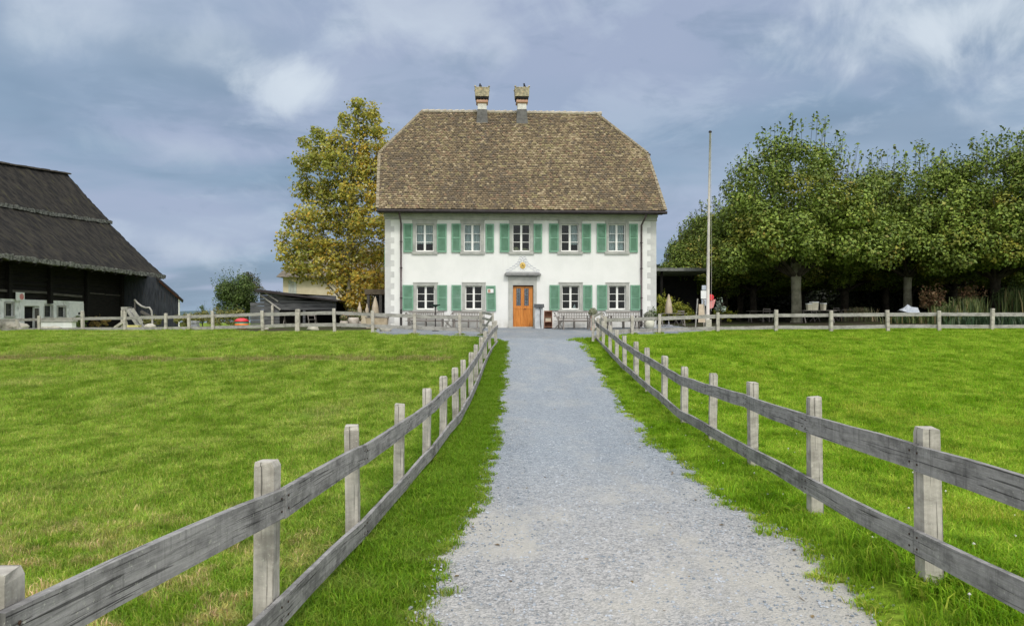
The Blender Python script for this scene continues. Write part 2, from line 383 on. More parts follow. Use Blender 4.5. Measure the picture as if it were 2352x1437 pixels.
# ------------------------------------------------------------------ the ground
GY = [-60, -6, 0, 2.1, 4.1, 6.5, 9.5, 12, 15, 18, 21, 25, 28, 31, 35, 40, 46, 75]
GZ = [-1.5, -1.6, -1.66, -1.71, -1.77, -1.83, -1.92, -1.94, -1.89, -1.77, -1.60, -1.30, -1.06, -.92, -.80, -.575, -.50, -.5]
_yy = np.linspace(-60, 75, 541); _zz = np.interp(_yy, GY, GZ)
_k = np.hanning(9); _k /= _k.sum(); _zz = np.convolve(np.pad(_zz, 4, mode='edge'), _k, 'valid')
def sm(a, lo, hi):
    t = np.clip((a - lo) / (hi - lo), 0, 1); return t * t * (3 - 2 * t)
def gz(x, y):
    x = np.asarray(x, float); y = np.asarray(y, float)
    z = E + np.interp(y, _yy, _zz)
    z = z - .08 * sm(-x, 0, 1.6) * (1 - sm(y, 24, 32))
    z = z - sm(y, 26, 42) * np.clip((-x - 7) * .014, 0, .36)
    z = z + sm(y, 26, 36) * np.clip((x - 7) * .009, 0, .14) + .10 * sm(x, 8, 14) * sm(y, 37, 46)
    z = z + .025 * np.sin(x * .55 + 1.3) * np.sin(y * .42) * sm(np.abs(x - 1), 3.5, 7)
    z = z + .14 * sm(x, 2.1, 2.7) * (1 - sm(y, 4.8, 7.0))
    r = np.hypot(x, y - 30)
    z = z - 10 * sm(r, 95, 190)
    z = z + sm(y, 1900, 3000) * (26 + 9 * np.sin(x / 310.) + 5 * np.sin(x / 97. + 1))
    return z
def g1(x, y): return float(gz(x, y))

_py = [-6, 2, 4.1, 6.5, 9.1, 12.9, 16, 19.3, 24, 28.6, 29.6, 30.6, 31.8, 33.2, 34.0, 36, 46]
_pl = [-.62, -.62, -.58, -.43, -.31, -.28, -.26, -.25, -.22, -.20, -.35, -.62, -1.1, -2.4, -6.2, -7.0, -7.0]
_pr = [2.22, 2.24, 2.22, 2.24, 2.20, 2.27, 2.38, 2.50, 2.68, 2.86, 2.80, 2.9, 3.3, 4.3, 6.5, 9.5, 9.5]
def jit(y, s): return .035*np.sin(y*5.1+s) + .03*np.sin(y*11.7+2*s) + .02*np.sin(y*23.1+3*s) + .05*np.sin(y*1.7+s)
def path_l(y): return np.interp(y, _py, _pl) + jit(np.asarray(y, float), 1.0)
def path_r(y): return np.interp(y, _py, _pr) + 1.2*jit(np.asarray(y, float), 4.0)
def on_path(x, y, m=0.0): return (x > path_l(y) + m) & (x < path_r(y) - m) & (y > -6) & (y < 46)

def grid_mesh(name, xs, ys, zf, material, smooth=True, kind='structure'):
    X, Y = np.meshgrid(xs, ys); Z = zf(X, Y)
    nx, ny = len(xs), len(ys)
    co = np.stack([X, Y, Z], -1).reshape(-1, 3)
    i = np.arange(nx * ny).reshape(ny, nx)
    f = np.stack([i[:-1, :-1], i[:-1, 1:], i[1:, 1:], i[1:, :-1]], -1).reshape(-1, 4)
    return np_mesh(name, co, f, material, smooth=smooth, kind=kind)
def np_mesh(name, co, f, material, cols=None, parent=None, smooth=False, kind=None):
    me = bpy.data.meshes.new(name)
    k = f.shape[1]
    me.vertices.add(len(co)); me.vertices.foreach_set('co', np.ascontiguousarray(co, dtype=np.float32).ravel())
    me.loops.add(f.size); me.loops.foreach_set('vertex_index', np.ascontiguousarray(f, dtype=np.int32).ravel())
    me.polygons.add(len(f)); me.polygons.foreach_set('loop_start', np.arange(0, f.size, k, dtype=np.int32))
    if smooth: me.polygons.foreach_set('use_smooth', np.ones(len(f), bool))
    me.update(calc_edges=True)
    if cols is not None:   # per face
        ca = me.color_attributes.new('Col', 'FLOAT_COLOR', 'CORNER')
        cc = np.ones((len(f), k, 4), np.float32); cc[:, :, :3] = cols[:, None, :]
        ca.data.foreach_set('color', cc.ravel())
    me.materials.append(material)
    o = bpy.data.objects.new(name, me); C.objects.link(o); o.parent = parent
    if kind: o['kind'] = kind
    return o

def meadow_color(n, ps):
    """grass colour over the place: yellower and drier west of the path, fresher east, worn and dark patches"""
    sp = n.new('ShaderNodeSeparateXYZ'); n.l.new(ps, sp.inputs[0])
    east = n.ramp(sp.outputs[0], .2, 2.6)
    big = n.noise(n.scalev(ps, (.5, .22, 1)), 1.0, 4, .6)
    mid = n.noise(n.scalev(ps, (1.6, .9, 1)), 1.0, 5, .65)
    west = n.mix(n.ramp(mid, .38, .62), (.170, .275, .022), (.292, .395, .056))
    west = n.mix(n.math('MULTIPLY', n.ramp(big, .50, .72), .5), west, (.33, .345, .10))
    fresh = n.mix(n.ramp(mid, .35, .65), (.155, .285, .010), (.290, .425, .036))
    fresh = n.mix(n.math('MULTIPLY', n.ramp(big, .54, .74), .55), fresh, (.30, .35, .04))
    near = n.math('SUBTRACT', 1.0, n.ramp(sp.outputs[1], 4.5, 9.0))
    straw = n.noise(n.scalev(n.vmath('ADD', ps, (2.2, 7.7, 0)), (1.3, 1.3, 1)), 1.6, 5, .7)
    west = n.mix(n.math('MULTIPLY', n.math('MULTIPLY', n.ramp(straw, .44, .60), near), .85), west, (.46, .40, .15))
    west = n.mix(n.math('MULTIPLY', n.ramp(n.noise(n.scalev(ps, (.9, .5, 1)), 1.9, 5, .7), .58, .70), .55), west, (.075, .115, .012))
    fresh = n.mix(n.math('MULTIPLY', n.ramp(n.noise(n.scalev(n.vmath('ADD', ps, (8, 3, 0)), (.8, .45, 1)), 1.7, 5, .7), .58, .72), .5), fresh, (.05, .125, .004))
    col = n.mix(east, west, fresh)
    mott = n.noise(n.scalev(ps, (1, .75, 1)), 3.4, 6, .72)
    col = n.mix(n.math('MULTIPLY', n.ramp(mott, .49, .62), .6), col, n.mix(1.0, col, (.42, .50, .35), 'MULTIPLY'))
    col = n.mix(n.math('MULTIPLY', n.math('SUBTRACT', 1.0, n.ramp(mott, .34, .46)), .35), col, n.mix(1.0, col, (1.5, 1.35, 1.9), 'MULTIPLY'))
    # the long lush strip beside the path
    lush = n.math('MULTIPLY', n.ramp(sp.outputs[0], -1.75, -1.25), n.math('SUBTRACT', 1.0, n.ramp(sp.outputs[0], 1.2, 2.2)))
    col = n.mix(n.math('MULTIPLY', lush, .8), col, (.130, .235, .012))
    # a trodden straw-coloured line across the far end of the western field
    l1 = n.math('SUBTRACT', 1.0, n.ramp(n.math('ABSOLUTE', n.math('SUBTRACT', sp.outputs[1], 24.6)), .15, 1.0))
    l1 = n.math('MULTIPLY', n.math('MULTIPLY', l1, n.math('SUBTRACT', 1.0, n.ramp(sp.outputs[0], -2.5, -1.2))), n.ramp(mid, .3, .6))
    return n.mix(n.math('MULTIPLY', l1, .75), col, (.24, .20, .085))

def ground_material():
    m = bpy.data.materials.new('meadow_ground'); m.use_nodes = True; n = NT(m.node_tree); n.n.clear()
    ps = n.new('ShaderNodeNewGeometry').outputs['Position']
    col = meadow_color(n, ps)
    fine = n.noise(n.scalev(ps, (1, .6, 1)), 22, 5, .7)
    col = n.mix(n.ramp(fine, .35, .62), n.mix(1.0, col, (.45, .45, .45), 'MULTIPLY'), col)
    sp = n.new('ShaderNodeSeparateXYZ'); n.l.new(ps, sp.inputs[0])
    shade_soil = n.mix(n.ramp(fine, .3, .7), (.035, .030, .020), (.085, .075, .05))  # dark earth with the shade under the trees put into its colour
    shade_soil = n.mix(n.ramp(n.noise(ps, .7, 4), .5, .62), shade_soil, (.05, .075, .02))
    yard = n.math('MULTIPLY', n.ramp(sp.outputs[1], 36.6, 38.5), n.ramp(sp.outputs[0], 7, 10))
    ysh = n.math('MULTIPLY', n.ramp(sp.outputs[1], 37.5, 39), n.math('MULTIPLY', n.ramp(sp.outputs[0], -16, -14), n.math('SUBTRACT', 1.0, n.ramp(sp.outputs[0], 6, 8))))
    col = n.mix(n.math('MAXIMUM', yard, ysh), col, shade_soil)
    far = n.ramp(sp.outputs[1], 300, 1500); col = n.mix(far, col, (.08, .12, .13))  # distance haze put into the colour of the far hills
    b = n.new('ShaderNodeBsdfPrincipled'); n.l.new(col, b.inputs['Base Color']); b.inputs['Roughness'].default_value = .95
    b.inputs['Specular IOR Level'].default_value = .1
    bp = n.new('ShaderNodeBump'); bp.inputs['Strength'].default_value = .8; bp.inputs['Distance'].default_value = .03
    n.l.new(n.noise(ps, 30, 4, .7), bp.inputs['Height']); n.l.new(bp.outputs[0], b.inputs['Normal'])
    o = n.new('ShaderNodeOutputMaterial'); n.l.new(b.outputs[0], o.inputs[0]); return m

def blade_material(name, bright=1.0, lush=False):
    m = bpy.data.materials.new(name); m.use_nodes = True; n = NT(m.node_tree); n.n.clear()
    ps = n.new('ShaderNodeNewGeometry').outputs['Position']
    col = meadow_color(n, ps)
    a = n.new('ShaderNodeVertexColor', layer_name='Col')
    col = n.mix(1.0, col, a.outputs[0], 'MULTIPLY')
    col = n.mix(1.0, col, (bright,) * 3, 'MULTIPLY')
    b = n.new('ShaderNodeBsdfPrincipled'); n.l.new(col, b.inputs['Base Color']); b.inputs['Roughness'].default_value = .6
    b.inputs['Specular IOR Level'].default_value = .12
    t = n.new('ShaderNodeBsdfTranslucent'); n.l.new(col, t.inputs[0])
    mx = n.new('ShaderNodeMixShader'); mx.inputs[0].default_value = .42
    n.l.new(b.outputs[0], mx.inputs[1]); n.l.new(t.outputs[0], mx.inputs[2])
    o = n.new('ShaderNodeOutputMaterial'); n.l.new(mx.outputs[0], o.inputs[0]); return m

def gravel_material():
    m = bpy.data.materials.new('pale_gravel'); m.use_nodes = True; n = NT(m.node_tree); n.n.clear()
    ps = n.new('ShaderNodeNewGeometry').outputs['Position']
    def vor(s, out='Color'):
        v = n.new('ShaderNodeTexVoronoi'); v.inputs['Scale'].default_value = s; n.l.new(ps, v.inputs['Vector']); return v.outputs[out]
    def grey(c):
        x = n.new('ShaderNodeSeparateColor'); n.l.new(c, x.inputs[0]); return x.outputs[0]
    g1_ = grey(vor(85)); g2_ = grey(vor(42)); g3_ = grey(vor(20))
    s = n.math('ADD', n.math('MULTIPLY', g1_, .5), n.math('ADD', n.math('MULTIPLY', g2_, .35), n.math('MULTIPLY', g3_, .15)))
    col = n.mix(n.ramp(s, .18, .82), (.185, .212, .238), (.385, .423, .462))
    sp = n.new('ShaderNodeSeparateXYZ'); n.l.new(ps, sp.inputs[0])
    nearf = n.math('SUBTRACT', 1.0, n.ramp(sp.outputs[1], 5.0, 11.0))      # paler and warmer towards this end of the path
    col = n.mix(nearf, col, n.mix(1.0, col, (1.36, 1.20, 1.06), 'MULTIPLY'))
    big = n.noise(n.scalev(n.vmath('ADD', ps, (1.1, 4.4, 0)), (1.0, .5, 1)), 1.0, 5, .6)
    col = n.mix(n.math('MULTIPLY', n.math('MULTIPLY', n.ramp(big, .46, .64), n.math('ADD', .35, nearf)), .62), col, (.50, .475, .42))
    farf = n.ramp(sp.outputs[1], 29.5, 32.5)      # older, greyer stone of the forecourt, a paler wheel-swept arc before it
    col = n.mix(n.math('MULTIPLY', farf, .8), col, n.mix(1.0, col, (.80, .79, .78), 'MULTIPLY'))
    arc = n.math('ABSOLUTE', n.math('SUBTRACT', n.math('ADD', sp.outputs[1], n.math('MULTIPLY', n.math('MULTIPLY', sp.outputs[0], sp.outputs[0]), .35)), 31.2))
    col = n.mix(n.math('MULTIPLY', n.math('SUBTRACT', 1.0, n.ramp(arc, .25, .9)), .5), col, n.mix(1.0, col, (1.22, 1.2, 1.18), 'MULTIPLY'))
    trk = n.math('SINE', n.math('MULTIPLY', n.math('ADD', sp.outputs[0], n.math('MULTIPLY', n.noise(n.scalev(ps, (.1, .25, 1)), 1.0, 2), .8)), 4.4))
    col = n.mix(n.math('MULTIPLY', n.ramp(trk, .2, 1.0), .30), col, n.mix(1.0, col, (.84, .85, .87), 'MULTIPLY'))
    tr = n.noise(n.scalev(n.vmath('ADD', ps, (4, 9, 0)), (2.2, .35, 1)), 1.0, 4, .6)
    col = n.mix(n.math('MULTIPLY', n.ramp(tr, .5, .75), .3), col, (.215, .245, .275))
    spk = n.noise(ps, 16, 3, .8)
    col = n.mix(n.math('MULTIPLY', n.ramp(spk, .62, .78), .35), col, (.15, .16, .17))
    b = n.new('ShaderNodeBsdfPrincipled'); n.l.new(col, b.inputs['Base Color']); b.inputs['Roughness'].default_value = .9
    b.inputs['Specular IOR Level'].default_value = .2
    bp = n.new('ShaderNodeBump'); bp.inputs['Strength'].default_value = .7; bp.inputs['Distance'].default_value = .012
    n.l.new(n.math('ADD', vor(85, 'Distance'), vor(42, 'Distance')), bp.inputs['Height']); n.l.new(bp.outputs[0], b.inputs['Normal'])
    o = n.new('ShaderNodeOutputMaterial'); n.l.new(b.outputs[0], o.inputs[0]); return m

xs = np.unique(np.concatenate([np.arange(-48, 40.1, .5), np.linspace(-300, -48, 60), np.linspace(40, 300, 60), np.linspace(-3500, -300, 45), np.linspace(300, 3500, 45)]))
ys = np.unique(np.concatenate([np.arange(-12, 80.1, .5), np.linspace(-400, -12, 40), np.linspace(80, 300, 60), np.linspace(300, 4000, 60)]))
def terrain_z(X, Y):
    return gz(X, Y) - .05 * on_path(X, Y, .12)
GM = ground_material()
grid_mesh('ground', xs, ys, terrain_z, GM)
# path and forecourt: one gravel sheet with ragged edges
yr = np.concatenate([np.arange(-6, 12, .06), np.arange(12, 46.01, .12)])
tt = np.linspace(0, 1, 64)
L, Rr = path_l(yr), path_r(yr)
rg = np.random.default_rng(3)
L = L + rg.uniform(-.03, .03, len(yr)); Rr = Rr + rg.uniform(-.035, .035, len(yr))
X = L[:, None] + (Rr - L)[:, None] * tt[None]; Y = np.repeat(yr[:, None], len(tt), 1)
Z = gz(X, Y) + .004 + .008 * np.sin(tt * math.pi)[None]
idx = np.arange(X.size).reshape(X.shape)
np_mesh('path', np.stack([X, Y, Z], -1).reshape(-1, 3),
        np.stack([idx[:-1, :-1], idx[:-1, 1:], idx[1:, 1:], idx[1:, :-1]], -1).reshape(-1, 4), gravel_material(), smooth=True, kind='structure')
# the lake beyond the island
lm = mat('lake_water', (.10, .15, .19), (.13, .18, .22), .02, .15, .3, .6, coord='World', spec=.5)
lk = MB(); lk.quad((-3600, -400, -6.2), (3600, -400, -6.2), (3600, 2600, -6.2), (-3600, 2600, -6.2)); tag(lk.build('lake', lm), kind='structure')

# ------------------------------------------------------------------ grass: patches of blades scattered by geometry nodes
def patch(name, n, rad, h, wid, lean, mt, seed, dry=.2):
    g = np.random.default_rng(seed)
    r = rad * np.sqrt(g.random(n)); a = g.random(n) * 2 * np.pi
    bx, by = r * np.cos(a), r * np.sin(a)
    # blades gather in small tufts
    tc_ = g.normal(0, rad * .5, (max(4, n // 25), 2)); k = g.integers(0, len(tc_), n); q = g.random(n) < .55
    bx = np.where(q, tc_[k, 0] + g.normal(0, rad * .07, n), bx); by = np.where(q, tc_[k, 1] + g.normal(0, rad * .07, n), by)
    H = h * g.uniform(.45, 1.25, n); la = g.random(n) * 2 * np.pi; ll = lean * g.uniform(.2, 1.3, n) * H
    wa = la + np.pi / 2 + g.normal(0, .5, n); W_ = wid * g.uniform(.6, 1.3, n)
    dx, dy = np.cos(la), np.sin(la); ux, uy = np.cos(wa), np.sin(wa)
    b = np.stack([bx, by, np.full(n, -.01)], -1)
    m_ = np.stack([bx + dx * ll * .35, by + dy * ll * .35, H * .6], -1); t_ = np.stack([bx + dx * ll, by + dy * ll, H * (1 - .25 * np.minimum(1, ll / H))], -1)
    u = np.stack([ux * W_, uy * W_, np.zeros(n)], -1) * .5
    co = np.stack([b - u, b + u, m_ + u * .8, m_ - u * .8, t_], 1)
    i = np.arange(n)[:, None] * 5
    f = np.concatenate([np.concatenate([i, i+1, i+2, i+3], 1), np.concatenate([i+3, i+2, i+4, i+4], 1)], 0)
    me = bpy.data.meshes.new(name); fl = [tuple(r_) for r_ in f[:n]] + [tuple(r_[:3]) for r_ in f[n:]]
    me.from_pydata(co.reshape(-1, 3).tolist(), [], fl)
    br_ = g.uniform(.62, 1.4, n); hue = g.random(n)
    cc = np.stack([br_ * np.where(hue < dry, 1.55, g.uniform(.8, 1.1, n)), br_ * np.where(hue < dry, 1.12, 1.0), br_ * np.where(hue < dry, 2.2, .9)], -1)
    ca = me.color_attributes.new('Col', 'FLOAT_COLOR', 'POINT')
    full_ = np.ones((n, 5, 4), np.float32); full_[:, :, :3] = cc[:, None, :]; ca.data.foreach_set('color', full_.ravel())
    me.materials.append(mt)
    return bpy.data.objects.new(name, me)
def scatter(name, pts, yaw, scl, sources, idx_, kind='stuff', label=None, cat=None):
    """one object: points on the ground carrying the source meshes, through geometry nodes"""
    col = bpy.data.collections.new(name + '_source')
    for k, s in enumerate(sources): col.objects.link(s)
    me = bpy.data.meshes.new(name); me.vertices.add(len(pts)); me.vertices.foreach_set('co', np.asarray(pts, np.float32).ravel())
    for an, vals, ty in (('yaw', yaw, 'FLOAT'), ('scl', scl, 'FLOAT'), ('pick', idx_, 'INT')):
        at = me.attributes.new(an, ty, 'POINT'); at.data.foreach_set('value', np.asarray(vals, np.int32 if ty == 'INT' else np.float32))
    o = bpy.data.objects.new(name, me); C.objects.link(o); tag(o, label, cat, kind=kind)
    ng = bpy.data.node_groups.new(name, 'GeometryNodeTree')
    ng.interface.new_socket('Geometry', in_out='INPUT', socket_type='NodeSocketGeometry'); ng.interface.new_socket('Geometry', in_out='OUTPUT', socket_type='NodeSocketGeometry')
    N, Lk = ng.nodes, ng.links
    gi, go = N.new('NodeGroupInput'), N.new('NodeGroupOutput')
    ci = N.new('GeometryNodeCollectionInfo'); ci.inputs['Collection'].default_value = col; ci.inputs['Separate Children'].default_value = True; ci.inputs['Reset Children'].default_value = True
    ip = N.new('GeometryNodeInstanceOnPoints'); ip.inputs['Pick Instance'].default_value = True
    def at(nm, ty='FLOAT'):
        a = N.new('GeometryNodeInputNamedAttribute'); a.data_type = ty; a.inputs[0].default_value = nm; return a.outputs[0]
    cx_ = N.new('ShaderNodeCombineXYZ'); Lk.new(at('yaw'), cx_.inputs[2])
    Lk.new(gi.outputs[0], ip.inputs['Points']); Lk.new(ci.outputs[0], ip.inputs['Instance']); Lk.new(at('pick', 'INT'), ip.inputs['Instance Index'])
    Lk.new(cx_.outputs[0], ip.inputs['Rotation']); Lk.new(at('scl'), ip.inputs['Scale']); Lk.new(ip.outputs[0], go.inputs[0])
    md = o.modifiers.new('scatter', 'NODES'); md.node_group = ng
    return o

BM = blade_material('grass_blade', 1.25)
def field_points(g, n, y0, y1, xm=.95, xlim=60):
    """points spread evenly over the ground the camera could see between two distances"""
    y = np.sqrt(g.random(n) * (y1**2 - y0**2) + y0**2); x = (g.random(n) * 2 - 1) * (y * xm + 2)
    return x, y
g = np.random.default_rng(11)
def lay(name, spec, srcs, keep, label=None):
    P_, Yw, S_, I_ = [], [], [], []
    for (n, y0, y1, s0, s1) in spec:
        x, y = field_points(g, n, y0, y1); k = keep(x, y); x, y = x[k], y[k]
        P_.append(np.stack([x, y, gz(x, y)], -1)); Yw.append(g.random(len(x)) * 6.28); S_.append(g.uniform(s0, s1, len(x))); I_.append(g.integers(0, len(srcs), len(x)))
    return scatter(name, np.concatenate(P_), np.concatenate(Yw), np.concatenate(S_), srcs, np.concatenate(I_))
def far_ok(x, y):      # no grass under the barn, house forecourt, path
    return ~on_path(x, y, -.02) & ~((y > 37.0) & (x > -14)) & (x > -32.4)
strip_l = lambda x: (x > -1.35) & (x < 1)
def meadow_keep(x, y):
    return far_ok(x, y) & ~((x > -1.25) & (x < 3.0) & (y < 30)) & (y > 1.0)
srcs = [patch('field_patch', 300, .34, .068, .0065, .9, BM, 20 + k, .22) for k in range(6)]
lay('grass', [(1500, 1.0, 7, .8, 1.1), (2600, 7, 14, .9, 1.25), (3600, 14, 24, 1.0, 1.5), (4200, 24, 36, 1.1, 1.7), (900, 36, 47, 1.2, 1.8)], srcs, meadow_keep)
# longer fresher grass on both verges of the path and along the fences
def verge_keep(x, y):
    a = (x > -1.7) & (x < path_l(y) - .04); b = (x > path_r(y) + .06) & (x < 3.55)
    return (a | b) & (y < 33.2) & (y > .8)
srcs2 = [patch('verge_patch', 210, .22, .092, .008, .85, BM, 60 + k, .08) for k in range(6)]
P_ = []
ys_ = np.concatenate([g.uniform(.8, 8, 1500), g.uniform(8, 18, 2000), g.uniform(18, 33, 1800)]); xs_ = np.where(g.random(len(ys_)) < .5, g.uniform(-1.7, 0, len(ys_)), g.uniform(1.8, 3.6, len(ys_)))
k = verge_keep(xs_, ys_); xs_, ys_ = xs_[k], ys_[k]
# keep the growth thin and short where it meets the gravel
ed = np.minimum(np.abs(xs_ - path_l(ys_)), np.abs(xs_ - path_r(ys_)))
scatter('verge_grass', np.stack([xs_, ys_, gz(xs_, ys_)], -1), g.random(len(xs_)) * 6.28, g.uniform(.75, 1.2, len(xs_)) * (.42 + .58 * sm(ed, 0, .45)), srcs2, g.integers(0, 6, len(xs_)))
# tufts creeping over the gravel edge
ye = np.concatenate([g.uniform(1, 12, 420), g.uniform(12, 31, 420)]); sd_ = g.random(len(ye)) < .5
xe = np.where(sd_, path_l(ye) + np.abs(g.normal(0, .035, len(ye))), path_r(ye) - np.abs(g.normal(0, .06, len(ye))))
srcs3 = [patch('edge_tuft', 34, .07, .05, .007, 1.2, BM, 90 + k, .3) for k in range(5)]
scatter('edge_grass', np.stack([xe, ye, gz(xe, ye)], -1), g.random(len(xe)) * 6.28, g.uniform(.6, 1.3, len(xe)), srcs3, g.integers(0, 5, len(xe)))
# loose stones on the near gravel
gm = mat('gravel_stone', (.19, .22, .25), (.47, .50, .54), 9, .85, .1, coord='World', c3=(.40, .38, .34))
def pebble(k):
    b = MB(); b.rock((0, 0, .3), 1.0, k, (1, .8, .55), 6); me = bpy.data.meshes.new('pebble'); me.from_pydata(b.v, [], b.f); me.materials.append(gm); return bpy.data.objects.new('pebble', me)
npb = 26000
yp = 1.2 + 12.5 * g.random(npb) ** 1.5; tp = g.random(npb); xp = path_l(yp) + (path_r(yp) - path_l(yp)) * (tp * 1.06 - .03)
scatter('gravel', np.stack([xp, yp, gz(xp, yp) + .008], -1), g.random(npb) * 6.28, .0035 + .0105 * g.random(npb) ** 3, [pebble(k) for k in range(5)], g.integers(0, 5, npb))
# a few fallen leaves and bits of twig on the gravel
lfm = mat('fallen_leaf', (.10, .07, .04), (.26, .19, .09), 9, .9, .1, coord='World')
def fleaf(k):
    me = bpy.data.meshes.new('fallen_leaf'); me.from_pydata([(-1, 0, .1), (-.2, .55, .25), (1, .1, .12), (.1, -.5, .3)] if k < 2 else [(-2.2, -.08, .1), (-.2, .12, .14), (2.0, .35, .1), (-.2, -.06, .12)], [], [(0, 3, 2, 1)]); me.materials.append(lfm); return bpy.data.objects.new('fallen_leaf', me)
nl = 110; yl = 2.5 + 22*g.random(nl)**1.3; xl_ = path_l(yl) + (path_r(yl)-path_l(yl))*g.random(nl)
scatter('fallen_leaves', np.stack([xl_, yl, gz(xl_, yl)+.010], -1), g.random(nl)*6.28, g.uniform(.014, .032, nl), [fleaf(k) for k in range(3)], g.integers(0, 3, nl))
# clover heads
cm = mat('clover_white', (.6, .6, .55), (.75, .75, .7), 9, .9, 0)
def clover():
    b = MB(); b.tube([(0, 0, 0), (.05, .1, 6)], .12, 4); b.rock((.05, .1, 6.6), 1, 3, (1, 1, .9), 6); me = bpy.data.meshes.new('clover_head'); me.from_pydata(b.v, [], b.f); me.materials.append(cm); return bpy.data.objects.new('clover_head', me)
NC = 60; yc = g.uniform(3.5, 16, NC); xc = 2.6 + np.abs(g.normal(0, .9, NC)) * 1.2
scatter('clover_flowers', np.stack([xc, yc, gz(xc, yc)], -1), g.random(NC) * 6.28, g.uniform(.007, .011, NC), [clover()], np.zeros(NC))
# ------------------------------------------------------------------ the house
TH = R(3.0); ct, st = math.cos(TH), math.sin(TH)
HB = Vector((.565, 40.0, E - .575))
def hs(px, t=0.0):
    q = (px - HX) / F
    return (q * (40 + t * ct) + t * st - .565) / (ct - q * st)
def hz(px, py, t=0.0):
    s = hs(px, t); y = 40 + s * st + t * ct
    return (HY - py) / F * y + .575
def hp(px, py, t=0.0): return hs(px, t), hz(px, py, t)
house = thing('house', 'white two-storey country house with green shutters, orange door and mottled tiled half-hipped roof', 'house', HB, TH)
SL, SR = hs(884), hs(1507.5)
DEP = 9.2; ZT = hz(1195, 491)
WALL_T = .32
# openings: (px0, px1, py0, py1) of the window openings
UP = [(955, 996), (1065.5, 1104.5), (1177.5, 1217.5), (1289, 1329.5), (1397.5, 1436.5)]
DN = [(957, 998), (1069, 1107.5), (1291, 1330.5), (1399, 1437.5)]
ops = []
for a, b in UP: ops.append((hs(a), hs(b), hz((a+b)/2, 577), hz((a+b)/2, 514.5), 'up'))
for a, b in DN: ops.append((hs(a), hs(b), hz((a+b)/2, 710), hz((a+b)/2, 656), 'down'))
dr = (hs(1178), hs(1225), 0.0, hz(1200, 655), 'door')
ops.append(dr)
def wall_with_holes(mb, s0, s1, z0, z1, holes, t0, t1):
    S = sorted({s0, s1, *[h[0] for h in holes], *[h[1] for h in holes]}); Zs = sorted({z0, z1, *[h[2] for h in holes], *[h[3] for h in holes]})
    for i in range(len(S)-1):
        for j in range(len(Zs)-1):
            a, b, c, d = S[i], S[i+1], Zs[j], Zs[j+1]; m = ((a+b)/2, (c+d)/2)
            if any(h[0] < m[0] < h[1] and h[2] < m[1] < h[3] for h in holes): continue
            mb.quad((a, t0, c), (b, t0, c), (b, t0, d), (a, t0, d)); mb.quad((b, t1, c), (a, t1, c), (a, t1, d), (b, t1, d))
    for h in holes:
        a, b, c, d = h[:4]
        mb.quad((a, t0, c), (a, t0, d), (a, t1, d), (a, t1, c)); mb.quad((b, t0, c), (b, t1, c), (b, t1, d), (b, t0, d))
        mb.quad((a, t0, d), (b, t0, d), (b, t1, d), (a, t1, d)); mb.quad((a, t0, c), (a, t1, c), (b, t1, c), (b, t0, c))
wl = MB(); ZB = -.5
wall_with_holes(wl, SL, SR, ZB, ZT, ops, 0, WALL_T)
wl.quad((SL, DEP, ZB), (SL, 0, ZB), (SL, 0, ZT), (SL, DEP, ZT)); wl.quad((SR, 0, ZB), (SR, DEP, ZB), (SR, DEP, ZT), (SR, 0, ZT))
wl.quad((SR, DEP, ZB), (SL, DEP, ZB), (SL, DEP, ZT), (SR, DEP, ZT))
# roof geometry
TE = -.75                                   # eave line in front of the wall
ZE = hz(1195, 481, TE); SLOPE = 1.23
TR_ = 4.6; ZR = ZE + SLOPE * (TR_ - TE)
def roof_pt(px, py):
    lo, hi = TE, TR_ + 1
    for _ in range(40):
        t = (lo + hi) / 2
        if hz(px, py, t) > ZE + SLOPE * (t - TE): lo = t
        else: hi = t
    return Vector((hs(px, t), t, ZE + SLOPE * (t - TE)))
EL = Vector((hs(866.5, TE), TE, ZE)); ER = Vector((hs(1529, TE), TE, ZE))
BL = roof_pt(871, 353); BR = roof_pt(1487, 354)
RL = Vector((hs(971, TR_), TR_, ZR)); RR_ = Vector((hs(1369, TR_), TR_, ZR))
def mir(v): return Vector((v.x, 2 * TR_ - v.y, v.z))
# gable walls up to the half hip
for s_, sg in ((SL, 1), (SR, -1)):
    zt = BL.z - .12; tt_ = (zt - ZT) / SLOPE + (TE + (ZT - ZE) / SLOPE) if False else None
    f0 = TE + (ZT - .18 - ZE) / SLOPE + .12
    pts = [(s_, 0.0, ZT), (s_, (BL.y) + .1, zt), (s_, 2*TR_ - BL.y - .1, zt), (s_, DEP, ZT)]
    if sg > 0: pts = pts[::-1]
    wl.poly(pts)
wl.build('wall', M['plaster'], house)
# dark rooms behind the windows
rm = MB()
rm.quad((SL+.1, 3.0, 0), (SR-.1, 3.0, 0), (SR-.1, 3.0, ZT), (SL+.1, 3.0, ZT)); rm.quad((SL+.1, .34, 2.95), (SR-.1, .34, 2.95), (SR-.1, 3, 2.95), (SL+.1, 3, 2.95))
rm.quad((SL+.1, .34, ZT-.03), (SR-.1, .34, ZT-.03), (SR-.1, 3, ZT-.03), (SL+.1, 3, ZT-.03)); rm.quad((SL+.1, .34, .01), (SR-.1, .34, .01), (SR-.1, 3, .01), (SL+.1, 3, .01)); rm.box(SL+.33, SL+.36, .34, 3, 0, ZT-.1)
rm.build('interior', M['dark'], house)
